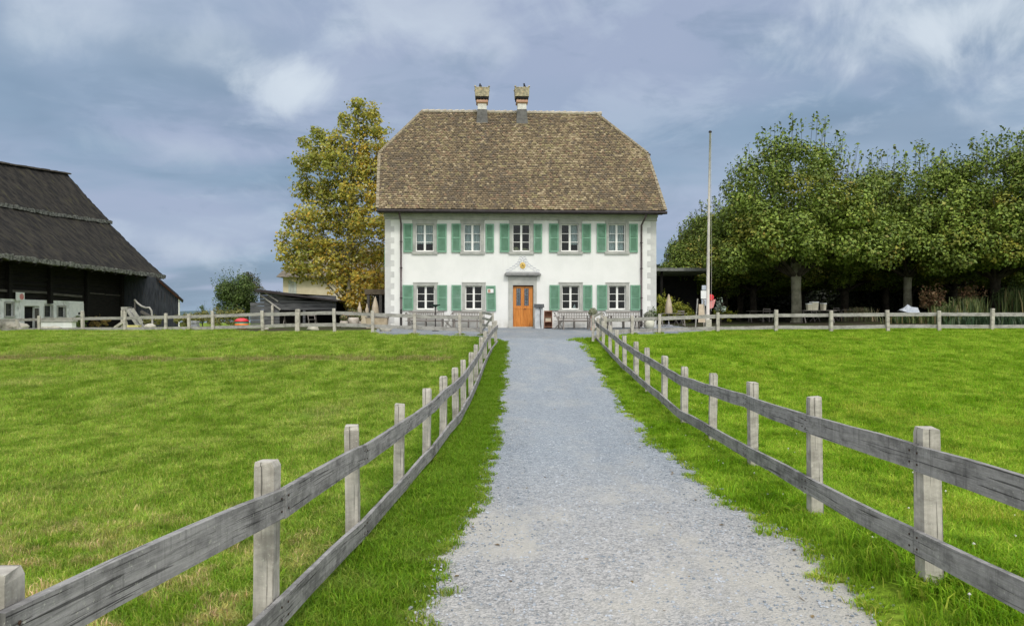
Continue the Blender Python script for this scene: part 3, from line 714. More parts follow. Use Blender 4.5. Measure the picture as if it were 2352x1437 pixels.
# quoins painted at both corners
for s_, sg in ((SL, 1), (SR, -1)):
    q = MB(); z = -.35; k = 0
    while z < ZT - .5:
        h = .305; wdt = .50 if k % 2 == 0 else .31
        a, b = s_, s_ + sg * wdt
        q.box(min(a, b), max(a, b), -.012, .004, z + .004, min(z + h, ZT - .3)); z += h; k += 1
    q.build('quoin_band', M['quoin'], house)
cm_ = MB()
cm_.box(SL-.03, SR+.03, -.06, .02, ZT-.36, ZT-.16); cm_.box(SL-.05, SR+.05, -.16, .02, ZT-.16, ZT-.02); cm_.box(SL-.12, SR+.12, -.60, .02, ZT-.02, ZT+.05)
cm_.build('cornice', M['stone'], house)  # grey moulding; its colour also carries the eave's shadow on the wall
# windows
def shutter(s0, s1, z0, z1, skew=0.0):
    """louvred shutter folded back against the wall"""
    b = MB(); fr = .075; t0, t1 = -.085, -.035
    b.box(s0, s0+fr, t0, t1, z0, z1); b.box(s1-fr, s1, t0, t1, z0, z1)
    b.box(s0+fr, s1-fr, t0, t1, z0, z0+fr); b.box(s0+fr, s1-fr, t0, t1, z1-fr, z1); zm = (z0+z1)/2; b.box(s0+fr, s1-fr, t0, t1, zm-.03, zm+.03)
    z = z0 + fr
    while z < z1 - fr - .03:
        if abs(z + .02 - zm) > .04: b.hexa([(s0+fr, t0+.006, z), (s1-fr, t0+.006, z), (s1-fr, t1-.004, z+.03), (s0+fr, t1-.004, z+.03), (s0+fr, t0+.006, z+.012), (s1-fr, t0+.006, z+.012), (s1-fr, t1-.004, z+.042), (s0+fr, t1-.004, z+.042)])
        z += .048
    b.box(s0+fr, s1-fr, t1-.004, t1, z0+fr, z1-fr)
    return b
SH = {'up': [(926.8, 948, 1003.5, 1026), (1037, 1058.5, 1115, 1134.5), (1148, 1170, 1225.5, 1245), (1261, 1283, 1336, 1357), (1370.5, 1392, 1445, 1464.5)],
      'down': [(924.8, 949.5, 1004.5, 1027), (1037, 1059.5, 1116, 1138), (1262, 1285, 1339, 1360), (1371, 1394, 1447.5, 1470.5)]}
cnt = {'up': 0, 'down': 0}
for (a, b, z0, z1, kind) in ops:
    if kind == 'door': continue
    k = cnt[kind]; cnt[kind] += 1
    wn = MB(); fw = .17 if kind == 'up' else .165
    sill = .16 if kind == 'up' else .13; topf = .15 if kind == 'up' else .14
    wn.box(a-fw, a, -.03, .10, z0, z1); wn.box(b, b+fw, -.03, .10, z0, z1); wn.box(a-fw-.01, b+fw+.01, -.033, .10, z1, z1+topf)
    wn.box(a-fw-.03, b+fw+.03, -.055, .10, z1+topf, z1+topf+.05)
    fo = wn.build('window', M['stone'], house)
    sb = MB(); sb.hexa([(a-fw-.04, -.09, z0-sill), (b+fw+.04, -.09, z0-sill), (b+fw+.04, .1, z0-sill), (a-fw-.04, .1, z0-sill), (a-fw-.04, -.09, z0-.02), (b+fw+.04, -.09, z0-.02), (b+fw+.04, .1, z0), (a-fw-.04, .1, z0)])
    sb.build('sill', M['stone'], fo)
    fs = MB(); ts, te = .13, .18; m_ = (a+b)/2; bw = .045
    fs.box(a, a+bw, ts, te, z0, z1); fs.box(b-bw, b, ts, te, z0, z1); fs.box(a+bw, b-bw, ts, te, z0, z0+.055); fs.box(a+bw, b-bw, ts, te, z1-.05, z1)
    fs.box(m_-.055, m_+.055, ts-.012, te, z0+.055, z1-.05)
    for q in (1/3, 2/3):
        zq = z0 + .05 + (z1 - z0 - .1) * q
        fs.box(a+bw, m_-.055, ts+.008, te-.01, zq-.015, zq+.015); fs.box(m_+.055, b-bw, ts+.008, te-.01, zq-.015, zq+.015)
    fs.build('sash', M['sash'], fo)
    gl_ = MB(); gl_.box(a+.02, b-.02, .158, .164, z0+.02, z1-.02); gl_.build('pane', M['glass'], fo)
    def curtain(s0, s1, za, zb):
        cu = MB(); n_ = 14
        for i in range(n_):
            u0 = s0 + (s1-s0)*i/n_; u1 = s0 + (s1-s0)*(i+1)/n_; y0 = .26 + .018*math.sin(i*1.9); y1 = .26 + .018*math.sin((i+1)*1.9)
            cu.quad((u0, y0, za), (u1, y1, za), (u1, y1, zb), (u0, y0, zb))
        cu.build('curtain', M['curtain'], fo)
    if kind == 'up':
        if k == 0: curtain(a+.05, m_-.01, z0+.42, z1-.04); curtain(m_+.01, b-.05, z0+.42, z1-.04)
        elif k == 1: curtain(a+.05, m_-.01, z0+.05, z1-.04); curtain(m_+.01, b-.05, z0+.05, z1-.04)
        elif k == 2:
            fb = MB(); fb.rock((a+.2, .3, z0+.12), .12, 4, (1.6, .6, .9)); fb.rock((b-.22, .3, z0+.1), .11, 5, (1.7, .6, .9)); fb.build('sill_plants', mat('sill_plants', (.30, .30, .12), (.5, .45, .3), 20, .9, .3), fo)
        elif k == 3: curtain(m_+.01, b-.05, z0+.38, z1-.04)
        else: curtain(a+.05, m_-.01, z0+.05, z1-.04); curtain(m_+.01, b-.05, z0+.05, z1-.04)
    elif k == 2:
        pp = MB(); pp.hexa([(m_+.12, .21, z0+.05), (b-.16, .21, z0+.05), (b-.16, .25, z0+.05), (m_+.12, .25, z0+.05), (m_+.24, .22, z0+.27), (m_+.26, .22, z0+.27), (m_+.26, .24, z0+.27), (m_+.24, .24, z0+.27)]); pp.build('folded_card', M['white'], fo)
    sh = SH[kind][k]
    zlo, zhi = (hz((sh[0]+sh[3])/2, 579.5), hz((sh[0]+sh[3])/2, 514)) if kind == 'up' else (hz((sh[0]+sh[3])/2, 712.5), hz((sh[0]+sh[3])/2, 654.5))
    for i, (p0, p1) in enumerate(((sh[0], sh[1]), (sh[2], sh[3]))):
        so_ = shutter(hs(p0), hs(p1), zlo, zhi).build('shutter', M['shutter'], house)
        if kind == 'down' and k == 1 and i == 1:
            so_['label'] = 'shutter carrying a small sign plate'
            so_.rotation_euler = (0, R(-1.2), 0); so_.location = (.05, 0, 0)
            s2 = MB(); s2.box(hs(1119), hs(1133), -.105, -.09, hz(1126, 671), hz(1126, 662)); pl_ = s2.build('sign_plate', M['white'], so_)
            s3 = MB(); s3.box(hs(1120.2), hs(1126), -.110, -.105, hz(1126, 670), hz(1126, 663)); s3.build('sign_mark', M['terracotta'], so_)
# edge-on shutters on the gable wall
for z0, z1 in ((hz(884, 612), hz(884, 566)),):
    g_ = MB(); g_.box(SL-.09, SL-.03, .5, 1.0, z0, z1); g_.build('shutter', M['shutter'], house)
# door with surround, cornice and painted emblem
a, b = dr[0], dr[1]; zd = dr[3]
ds = MB(); fw0, fw1 = hs(1168), hs(1232.5)
ds.box(fw0, a, -.06, .10, 0, zd); ds.box(b, fw1, -.06, .10, 0, zd); ds.box(fw0, fw1, -.063, .10, zd, zd+.42-.15); ds.box(fw0-.02, fw1+.02, -.075, .10, zd+.27, zd+.44)
ds.box(fw0-.03, a+.002, -.09, .02, 0, .22); ds.box(b-.002, fw1+.03, -.09, .02, 0, .22)
dso = ds.build('door_surround', M['stone'], house)
ch = MB(); c0, c1 = hs(1158.5), hs(1242)
ch.hexa([(c0+.22, -.10, zd+.44), (c1-.22, -.10, zd+.44), (c1-.22, .02, zd+.44), (c0+.22, .02, zd+.44), (c0+.05, -.24, zd+.53), (c1-.05, -.24, zd+.53), (c1-.05, .02, zd+.53), (c0+.05, .02, zd+.53)])
ch.box(c0, c1, -.30, .02, zd+.532, zd+.60); ch.hexa([(c0, -.30, zd+.602), (c1, -.30, zd+.602), (c1, .02, zd+.602), (c0, .02, zd+.602), (c0+.08, -.2, zd+.66), (c1-.08, -.2, zd+.66), (c1-.08, .02, zd+.70), (c0+.08, .02, zd+.70)])
ch.build('door_cornice', mat('cornice_stone', (.20, .205, .205), (.30, .30, .29), 5, .9, .2), dso)
tr = MB(); tr.box(a, b, .06, .14, zd-.07, zd); tr.build('transom', mat('dark_transom', (.09, .035, .015), (.13, .05, .02), 5, .6, .1), dso)
dd = MB(); mm = (a+b)/2; zt_ = zd - .075; zp = hz(1200, 707)
px_ = [(hs(1186), hs(1196.6)), (hs(1204.3), hs(1214.8))]; pz0, pz1 = hz(1200, 702), hz(1200, 662)
for (s0, s1) in ((a+.02, px_[0][0]), (px_[0][1], mm-.006), (mm+.006, px_[1][0]), (px_[1][1], b-.02)): dd.box(s0, s1, .09, .14, .02, zt_)
for (s0, s1) in px_: dd.box(s0, s1, .09, .14, .02, pz0); dd.box(s0, s1, .09, .14, pz1, zt_)
dd.box(a+.05, b-.05, .07, .09, zp-.05, zp+.03)
for s0, s1 in ((a+.06, mm-.04), (mm+.04, b-.06)):
    w_ = (s1-s0)/5
    for i in range(5): dd.box(s0+i*w_+.006, s0+(i+1)*w_-.006, .078, .09, .14, zp-.07)
dd.box(a+.04, b-.04, .07, .09, .02, .11)
door = dd.build('door', M['door'], house)
for (s0, s1) in px_:
    g_ = MB(); g_.box(s0, s1, .115, .12, pz0, pz1)
    gp = g_.build('door_pane', mat('door_pane', (.10, .13, .16), (.2, .23, .26), 6, .15, .1, spec=.6), door)
    g_ = MB(); z = pz0 + .08
    g_.box((s0+s1)/2-.012, (s0+s1)/2+.012, .10, .112, pz0, pz1)
    while z < pz1 - .05:
        g_.tube([((s0+s1)/2 + (s1-s0)*.42*math.cos(q), .105, z + .07*math.sin(q)) for q in np.linspace(0, 2*math.pi, 9)], .010, 4, False); z += .17
    g_.box(s0, s0+.02, .095, .11, pz0, pz1); g_.box(s1-.02, s1, .095, .11, pz0, pz1)
    g_.build('door_grille', M['dooriron'], door)
hd = MB(); hd.tube([(mm+.05, .08, 1.02), (mm+.05, .04, 1.02), (mm+.16, .04, 1.02)], .012, 6); hd.build('handle', M['dooriron'], door)
stp = MB(); stp.box(fw0, fw1, -.42, -.06, -.12, .06); stp.build('door_step', M['stone'], house)
em = MB(); ec = hs(1200.5); ez = hz(1200, 610); eb = hz(1200, 623)
for k in range(7):     # scrolls rising in steps on both sides
    for sg in (-1, 1):
        x0 = ec + sg * (.10 + .72 * (1 - k/6.)**1.6); z0_ = eb + .02 + k * .105 * (1 if k < 5 else 1.1)
        em.tube([(x0 + sg*.09*math.cos(q), -.008, z0_ + .075*math.sin(q)) for q in np.linspace(0, 5.2, 9)], .014, 4, True)
for q in np.linspace(0, 2*math.pi, 14, endpoint=False):
    em.tube([(ec + .20*math.cos(q), -.008, ez + .22*math.sin(q)), (ec + .27*math.cos(q+.2), -.008, ez + .29*math.sin(q+.2))], .012, 4)
em.tube([(ec-.88, -.008, eb-.02), (ec+.88, -.008, eb-.02)], .010, 4)
emo = em.build('emblem', M['greypaint'], house)
e2 = MB(); e2.lathe([(.14, 0), (.155, .01), (.12, .03), (.05, .035)], n=20); e2.v = [(ec + x, -.004 - z, ez + y*1.15) for x, y, z in e2.v]; e2.build('medallion', M['gold'], emo)
for k_, (dx, dz) in enumerate(((0, .05), (-.04, -.02), (.045, -.03))):
    e3 = MB(); e3.rock((ec+dx, -.042, ez+dz), .028, k_, (1, .3, 1), 6); e3.build('medallion_relief', M['gutter'], emo)
# eaves: soffit, gutter, downpipes
sf = MB(); sf.box(EL.x+.05, ER.x-.05, TE+.05, .0-.16, ZE-.16, ZE-.10); sf.build('soffit', mat('soffit_boards', (.06, .05, .04), (.09, .075, .06), 5, .9, .1), house)
gt = MB(); gt.tube([(EL.x-.02, TE-.05, ZE-.12), (ER.x+.06, TE-.05, ZE-.12)], .085, 10); gt.box(EL.x, ER.x, TE+.03, TE+.06, ZE-.20, ZE-.02); gt.build('gutter', M['gutter'], house)
for px0, dx in ((921.5, -.02), (1472.5, .10)):
    s_ = hs(px0); dp = MB()
    dp.tube([(s_+dx, TE-.03, ZE-.18), (s_+dx, TE+.02, ZE-.30), (s_+dx*.5, -.28, ZE-.55), (s_, -.10, ZE-.72), (s_, -.09, 1.0)], .05, 8)
    po = dp.build('downpipe', M['pipe'], house, smooth=True)
    d2 = MB(); d2.tube([(s_, -.09, 1.0), (s_, -.09, .05)], .062, 8); d2.build('standpipe', M['gutter'], po)
    for z in (1.6, 3.2, 4.6):
        d3 = MB(); d3.box(s_-.07, s_+.07, -.155, 0, z, z+.03); d3.build('bracket', M['gutter'], po)
# roof deck and individually laid tiles
deck = MB()
def slab(pts, th=.10):
    n_ = (Vector(pts[1]) - Vector(pts[0])).cross(Vector(pts[2]) - Vector(pts[0])).normalized()
    a_ = [Vector(p) for p in pts]; b_ = [p - n_*th for p in a_]
    deck.poly(a_); deck.poly(b_[::-1])
    for i in range(len(a_)): j = (i+1) % len(a_); deck.quad(a_[i], b_[i], b_[j], a_[j])
slab([EL, ER, BR, RR_, RL, BL]); slab([mir(ER), mir(EL), mir(BL), mir(RL), mir(RR_), mir(BR)])
slab([BL, RL, mir(BL)]); slab([BR, mir(BR), RR_])
roof = deck.build('roof', M['tile'], house)
NG = np.random.default_rng(5)
def vnoise(x, y, seed):
    """smooth value noise"""
    def h(i, j): 
        v = np.sin(i * 127.1 + j * 311.7 + seed * 74.7) * 43758.5453; return v - np.floor(v)
    i, j = np.floor(x), np.floor(y); fx, fy = x - i, y - j; fx = fx*fx*(3-2*fx); fy = fy*fy*(3-2*fy)
    return (h(i, j)*(1-fx) + h(i+1, j)*fx)*(1-fy) + (h(i, j+1)*(1-fx) + h(i+1, j+1)*fx)*fy
PAL = np.array([(.245, .195, .125), (.160, .122, .082), (.090, .070, .052), (.36, .295, .195), (.46, .40, .285), (.125, .105, .090), (.25, .165, .115), (.30, .27, .15)])
def tiles(name, O, U, V, inside, ulen, vlen, tw=.165, row=.15, lift=.02, parent=None, umin=0.0):
    N_ = U.cross(V).normalized(); us, vs = [], []
    r = 0; v = -.03
    while v < vlen:
        off = (tw/2 if r % 2 else 0) - tw
        for u in np.arange(umin + off, ulen + tw, tw):
            if inside(u + tw/2, v + row*.45): us.append(u); vs.append(v)
        v += row; r += 1
    us, vs = np.array(us), np.array(vs); n_ = len(us)
    us = us + NG.normal(0, .006, n_); vs = vs + NG.normal(0, .010, n_)
    lf = lift + NG.random(n_)*.018; ti = NG.normal(0, .008, n_); wd = tw - NG.uniform(.004, .02, n_); ln = row * 1.35
    def pt(u, v, h): return np.array(O)[None] + u[:, None]*np.array(U)[None] + v[:, None]*np.array(V)[None] + h[:, None]*np.array(N_)[None]
    z0 = np.zeros(n_)
    A = pt(us, vs, lf+.022+ti); B = pt(us+wd, vs, lf+.022-ti); Cc = pt(us+wd, vs+ln, z0+.004); D = pt(us, vs+ln, z0+.004)
    A2 = pt(us, vs, lf-.004+ti); B2 = pt(us+wd, vs, lf-.004-ti)
    co = np.stack([A, B, Cc, D, A2, B2], 1).reshape(-1, 3); i = np.arange(n_)[:, None]*6
    f = np.concatenate([np.concatenate([i, i+1, i+2, i+3], 1), np.concatenate([i+4, i+5, i+1, i], 1)], 0)
    big = vnoise(us*.55+3, vs*.5, 1); md_ = vnoise(us*2.2, vs*1.9, 2); st_ = vnoise(us*1.5, vs*.25, 9)
    q = np.clip(.5*big + .25*md_ + .25*st_ + NG.normal(0, .27, n_), 0, 1)
    ix = np.select([q < .10, q < .30, q < .52, q < .68, q < .80, q < .93], [2, 5, 1, 0, 7, 3], 4)
    ix = np.where(NG.random(n_) < .06, 6, ix); cc = PAL[ix] * NG.uniform(.80, 1.2, (n_, 1)) * np.array([[1.10, 1.00, .88]]); mean_ = np.array([[.235, .20, .145]]); cc = mean_ + (cc - mean_)*.62
    np_mesh(name, co, f, M['tile'], cols=np.concatenate([cc, cc*.8], 0), parent=parent)
def poly_in(poly):
    def f(u, v):
        ins = False; n_ = len(poly)
        for i in range(n_):
            (x1, y1), (x2, y2) = poly[i], poly[(i+1) % n_]
            if (y1 > v) != (y2 > v) and u < (x2-x1)*(v-y1)/(y2-y1)+x1: ins = not ins
        return ins
    return f
Uf = Vector((1, 0, 0)); Vf = Vector((0, 1, SLOPE)).normalized()
def uv_(p, O, U, V): q = Vector(p) - O; return (q.dot(U), q.dot(V))
o_ = EL.copy(); pg = [uv_(p, o_, Uf, Vf) for p in (EL, ER, BR, RR_, RL, BL)]
umn = min(p[0] for p in pg); pg[0] = (pg[0][0], -.08); pg[1] = (pg[1][0], -.08)
tiles('front_tiles', o_, Uf, Vf, poly_in(pg), ER.x-EL.x, (RL-EL).dot(Vf), parent=roof, umin=umn)
for nm, (B_, R__) in (('hip_tiles', (BL, RL)), ('hip_tiles', (BR, RR_))):
    sg = -1 if B_ is BL else 1
    A0, A1 = (mir(B_), B_) if sg < 0 else (B_, mir(B_))
    U_ = (A1 - A0).normalized(); mid = (A0 + A1)/2; V_ = (R__ - mid).normalized()
    pg = [uv_(p, A0, U_, V_) for p in (A0, A1, R__)]; pg[0] = (-.05, -.06); pg[1] = (pg[1][0]+.05, -.06)
    tiles(nm, A0, U_, V_, poly_in(pg), (A1-A0).length, (R__-mid).length, parent=roof)
rd = MB()
x = RL.x - .05
while x < RR_.x + .05:
    L_ = .36; rd.tube([(x, TR_, ZR+.02+RND.uniform(-.01, .01)), (x+L_+.03, TR_, ZR+.045+RND.uniform(-.012, .012))], [.10, .13], 8); x += L_
rd.build('ridge_tiles', M['ridge'], roof)
for B_, R__ in ((BL, RL), (BR, RR_), (mir(BL), RL), (mir(BR), RR_)):
    h_ = MB(); n_ = 14
    for i in range(n_):
        p0 = B_.lerp(R__, i/n_) + Vector((0, 0, .03)); p1 = B_.lerp(R__, (i+1.1)/n_) + Vector((0, 0, .05))
        h_.tube([p0, p1], [.11, .085], 7)
    h_.build('hip_ridge', M['hip'], roof)
for p, sg in ((BL, -1), (BR, 1)):      # small gutters under the half hips
    h_ = MB(); h_.tube([p + Vector((sg*.10, -.12, -.06)), mir(p) + Vector((sg*.10, .12, -.06))], .07, 8); h_.build('hip_gutter', M['gutter'], roof)
for e0, b0 in ((EL, BL), (ER, BR)):      # verge boards
    h_ = MB(); n_ = 26
    for i in range(n_):
        p0 = e0.lerp(b0, i/n_); p1 = e0.lerp(b0, (i+1)/n_)
        h_.bar(p0 + Vector((0, 0, .03 + .02*(i % 2))), p1 + Vector((0, 0, .03)), .16, .07, (0, 0, 1), .006)
    h_.build('verge_tiles', M['hip'], roof)
for cz, tt_ in (((EL, BL), 0), ((ER, BR), 0)): pass
# chimneys and ravens
def chimney(pc, pyb):
    s_ = hs(pc, TR_ - .4); t_ = TR_ - .35; y_ = 40 + s_*st + t_*ct
    def Z(py): return (HY - py)/F*y_ + .575
    k = y_/F
    c = MB(); w0, w1 = 13.6*k, 10.8*k
    def ring(h, z): return [(s_-h, t_-h, z), (s_+h, t_-h, z), (s_+h, t_+h, z), (s_-h, t_+h, z)]
    c.hexa(ring(w0, Z(pyb)-.5) + ring(w1, Z(254)));
    co_ = c.build('chimney', M['lead'], house)
    c = MB(); c.hexa(ring(10.2*k, Z(254)+.001) + ring(10.0*k, Z(240.8))); c.build('chimney_shaft', M['chimwhite'], co_)
    c = MB(); c.hexa(ring(10.2*k, Z(241)) + ring(13.6*k, Z(238))); c.hexa(ring(13.6*k, Z(238)+.001) + ring(12.6*k, Z(233)))
    for ax in (-1, -.33, .33, 1):
        for ay in (-1, 1):
            x_, y_2 = s_ + ax*10.2*k, t_ + ay*10.2*k; c.box(x_-.045, x_+.045, y_2-.045, y_2+.045, Z(233), Z(224))
    c.build('chimney_pillars', M['terracotta'], co_)
    c = MB(); c.hexa(ring(8.5*k, Z(233)) + ring(8.5*k, Z(224.5))); c.hexa(ring(14.4*k, Z(231.0)) + ring(14.6*k, Z(226.0))); c.build('flue', M['dark'], co_)
    c = MB(); c.hexa(ring(15.6*k, Z(226.0)+.001) + ring(16.6*k, Z(207.5))); c.hexa(ring(17.0*k, Z(207.5)+.001) + ring(16.8*k, Z(204.8)))
    for ax in (-1, 1):
        for ay in (-1, 1): c.lathe([(.05, 0), (.07, .03), (.04, .08), (.0, .10)], (s_+ax*15.8*k, t_+ay*15.8*k, Z(205)), 8)
    c.build('chimney_cap', M['chimcap'], co_, bevel=.02)
    return s_, t_, Z(204.8)
def raven(label, s_, t_, z, lean, face):
    m = base_matrix(house); p = m @ Vector((s_, t_, z))
    r = thing('raven', label, 'bird', p, face, 'ravens on the chimneys'); r.scale = (1.05, 1.05, 1.05)
    b = MB(); ca, sa = math.cos(lean), math.sin(lean)
    # spine from tail to beak, body upright
    sp = [(-.15, -.02), (-.11, .03), (-.05, .09), (0, .16), (.03, .22), (.035, .26), (.05, .295), (.085, .30), (.13, .288)]
    rr = [.02, .045, .075, .085, .068, .046, .045, .02, .003]
    b.tube([(x*ca - zz*sa, 0, x*sa + zz*ca) for x, zz in sp], rr, 8)
    for sg in (-1, 1): b.tube([(.0, sg*.025, 0), (-.005, sg*.025, .10)], .008, 4)
    bo = b.build('body', M['raven'], r, smooth=True)
    for sg in (-1, 1):
        w_ = MB(); w_.tube([(x*ca - zz*sa, sg*.045, x*sa + zz*ca) for x, zz in ((.02, .2), (-.04, .13), (-.13, .02))], [.03, .035, .008], 6); w_.build('wing', M['raven'], r, smooth=True)
c1_ = chimney(1107.3, 273); c2_ = chimney(1198.5, 270)
raven('black raven standing upright on the chimney cap nearer the yellow tree', c1_[0]-.10, c1_[1], c1_[2], .0, R(120))
raven('black raven tilted on the chimney cap above the door', c2_[0]+.12, c2_[1], c2_[2], .25, R(180))
# ------------------------------------------------------------------ fences
POSTS = []
def make_post(f, x, y, ztop, w_=.112, lean=(0, 0), m=None):
    POSTS.append((x, y))
    zb = g1(x, y) - .25; h = w_/2; b = MB(); lx, ly = lean
    j = lambda: RND.uniform(-.007, .007)
    a = RND.uniform(-.12, .12); ca, sa = math.cos(a), math.sin(a)
    def ring(z, hh, k):
        o = (x + lx*k, y + ly*k)
        return [(o[0] + dx*ca*hh - dy*sa*hh + j(), o[1] + dx*sa*hh + dy*ca*hh + j(), z + (j() if k else 0)) for dx, dy in ((-1, -1), (1, -1), (1, 1), (-1, 1))]
    r = [ring(zb, h, 0), ring(zb + (ztop-zb)*.5, h*.98, .5), ring(ztop-.03, h*.97, 1), ring(ztop, h*.86, 1)]
    i0 = len(b.v); L = ztop - zb
    for q in r: b.v += q
    hs_ = [0, L*.5, L-.03, L]
    for k in range(3):
        for q in range(4):
            q2 = (q+1) % 4; A, B = i0+4*k+q, i0+4*k+q2
            b.face((A, B, B+4, A+4), [(hs_[k], q*w_), (hs_[k], (q+1)*w_), (hs_[k+1], (q+1)*w_), (hs_[k+1], q*w_)])
    b.face([i0+12, i0+13, i0+14, i0+15], [(0, 0), (w_, 0), (w_, w_), (0, w_)])
    b.build('post', m or M['post'], f, world=True)
def make_rail(f, a, b, th=.035, h=.155, m=None):
    """one weathered board; three pieces so that it bows and its edges waver"""
    mb = MB(); a = Vector(a); b = Vector(b); n_ = 4; d = b - a; side = d.cross(Vector((0, 0, 1))).normalized()
    bow = RND.uniform(-.012, .012); u0 = RND.uniform(0, 30); L = d.length
    i0 = len(mb.v); K = []
    for k in range(n_+1):
        t = k/n_; c = a.lerp(b, t) + Vector((0, 0, bow*math.sin(math.pi*t))); hh = h*(1+RND.uniform(-.035, .035))/2; e = RND.uniform(-.004, .004)
        for sx, sz in ((-1, -1), (1, -1), (1, 1), (-1, 1)): mb.v.append(tuple(c + side*sx*th/2 + Vector((0, 0, sz*hh + e))))
        K.append(u0 + L*t)
    vv = [0, th, th+h, 2*th+h, 2*th+2*h]
    for k in range(n_):
        for q in range(4):
            A, B = i0+4*k+q, i0+4*k+(q+1) % 4
            mb.face((A, B, B+4, A+4), [(K[k], vv[q]), (K[k], vv[q+1]), (K[k+1], vv[q+1]), (K[k+1], vv[q])])
    mb.face([i0+3, i0+2, i0+1, i0], [(u0, 0), (u0, th), (u0+.1, th), (u0+.1, 0)]); e = i0+4*n_
    mb.face([e, e+1, e+2, e+3], [(u0, 0), (u0, th), (u0+.1, th), (u0+.1, 0)])
    mb.build('rail', m or M['fence'], f, world=True)
def path_fence(label, posts, side, overhang=.12):
    """posts: (px, top_py, d, drop of top rail, drop of low rail)"""
    p0 = P(posts[0][0], posts[0][1], posts[0][2]); f = thing('fence', label, 'fence', (p0.x, p0.y, g1(p0.x, p0.y)), 0, 'timber fences')
    pts = []
    for q in posts:
        p = P(q[0], q[1], q[2]); make_post(f, p.x, p.y, p.z, lean=(RND.uniform(-.02, .02), RND.uniform(-.02, .02)))
        pts.append((p, q[3] if len(q) > 3 else .16, q[4] if len(q) > 4 else .77))
    for i in range(len(pts)-1):
        (a, ta, la), (b, tb, lb) = pts[i], pts[i+1]; o = Vector((side*.088, 0, 0))
        for da, db, h in ((ta, tb, .16), (la, lb, .15)):
            A = a + o + Vector((0, 0, -da-h/2)); B = b + o + Vector((0, 0, -db-h/2)); d = (B-A).normalized()
            if i == 0: A = A - d*overhang
            A = A + Vector((side*RND.uniform(-.003, .003), 0, RND.uniform(-.008, .008)))
            make_rail(f, A + d*.003, B - d*.003, h=h)
            if a.y < 12:
                nb = MB()
                for q in (A + d*.05, B - d*.05):
                    for zz_ in (-.035, .035):
                        c_ = q + Vector((side*.019, 0, zz_)); nb.lathe([(.006, 0), (.0075, .003), (.004, .005)], n=7); i0 = len(nb.v)-21; nb.v[i0:] = [(c_.x + side*v[2], c_.y + v[0], c_.z + v[1]) for v in nb.v[i0:]]
                nb.build('nail', M['rust'], f, world=True)
    return f
path_fence('grey two-rail fence along the yellow tree side of the gravel path',
    [(0, 1308, 2.14, .09, .72), (610, 1057, 4.05, .155, .745), (811, 977.5, 6.11, .155, .77), (916, 926, 8.1, .16, .77), (979.5, 892, 10.0), (1017, 864, 11.6), (1048, 844, 13.2), (1065.5, 826, 15.0),
     (1081, 809, 17.2), (1094, 791, 19.4), (1104, 774, 21.7), (1114, 760, 24.0), (1125, 747, 26.4), (1138, 736, 28.8)], 1)
path_fence('grey two-rail fence beside the gravel path on the flagpole side',
    [(2985, 1190, 2.3, .10, .56), (2137, 983, 4.55, .10, .62), (1873, 911, 6.69, .16, .71), (1730, 877, 9.25, .16, .79), (1636, 857, 11.3), (1572, 841, 13.1), (1526, 817, 15.3), (1488, 798, 17.2),
     (1461, 784, 19.3), (1435, 770, 21.3), (1417, 757, 23.3), (1402, 747, 25.3), (1386, 737, 27.6), (1374, 730, 30.0), (1388, 726, 32.8)], -1)
def meadow_fence(label, posts, top, low, m_post, m_rail):
    p0 = P(posts[0][0], 760, posts[0][2]); f = thing('fence', label, 'fence', (p0.x, p0.y, g1(p0.x, p0.y)), 0, 'timber fences')
    for q in posts:
        p = P(q[0], q[1], q[2]); make_post(f, p.x, p.y, p.z, q[3] if len(q) > 3 else .14, (q[4] if len(q) > 4 else RND.uniform(-.05, .05), 0), m_post)
    for arr in (top, low):
        xs_ = [a[0] for a in arr]; ys2 = [a[1] for a in arr]
        for i in range(len(posts)-1):
            a, b = posts[i], posts[i+1]
            ya, yb = np.interp(a[0], xs_, ys2), np.interp(b[0], xs_, ys2)
            A = P(a[0], ya+4.3, a[2]) + Vector((0, .095, 0)); B = P(b[0], yb+4.3, b[2]) + Vector((0, .095, 0))
            make_rail(f, A, B, .04, .165+RND.uniform(-.01, .01), m_rail)
    return f
meadow_fence('long grey rail fence between the western meadow and the barn yard',
    [(-8, 734, 45.2), (48, 734, 44.6, .15, -.25), (90, 725, 44), (190, 714, 42.8), (287, 716, 41.6), (381, 719, 40.4), (435, 721, 39.8), (489, 714, 39), (604, 713, 37.8), (683, 710, 36.6, .2), (769, 708, 35.8),
     (856, 713, 35.2), (953, 719, 34.6), (1057, 721, 34.1), (1106, 716, 33.7)],
    [(-10, 731), (90, 729), (200, 727), (300, 726), (435, 723), (489, 721), (604, 717), (683, 716), (769, 714), (856, 718), (953, 722), (1057, 724), (1106, 725)],
    [(-10, 753), (90, 752), (200, 750), (381, 750), (435, 749), (604, 745), (683, 742), (769, 741), (856, 744), (953, 748), (1057, 752), (1106, 754)], M['post'], M['fencefar'])
meadow_fence('pale rail fence in front of the flagpole and the plane trees',
    [(1388, 726, 33.2), (1452, 724, 34.6), (1514, 721, 35.4), (1649, 717, 35.4), (1782, 711, 35.2), (1909, 713, 35), (2040, 712, 35), (2157, 713, 35), (2278, 708, 35), (2400, 709, 35)],
    [(1388, 731), (1452, 729), (1514, 727), (1649, 722), (1782, 720), (1909, 719), (2040, 718), (2157, 717), (2278, 717.5), (2400, 717)],
    [(1388, 757), (1452, 755), (1514, 753), (1649, 749), (1782, 747), (1909, 747.5), (2040, 745), (2157, 745), (2278, 745.5), (2400, 745)], M['post'], M['fencefar'])
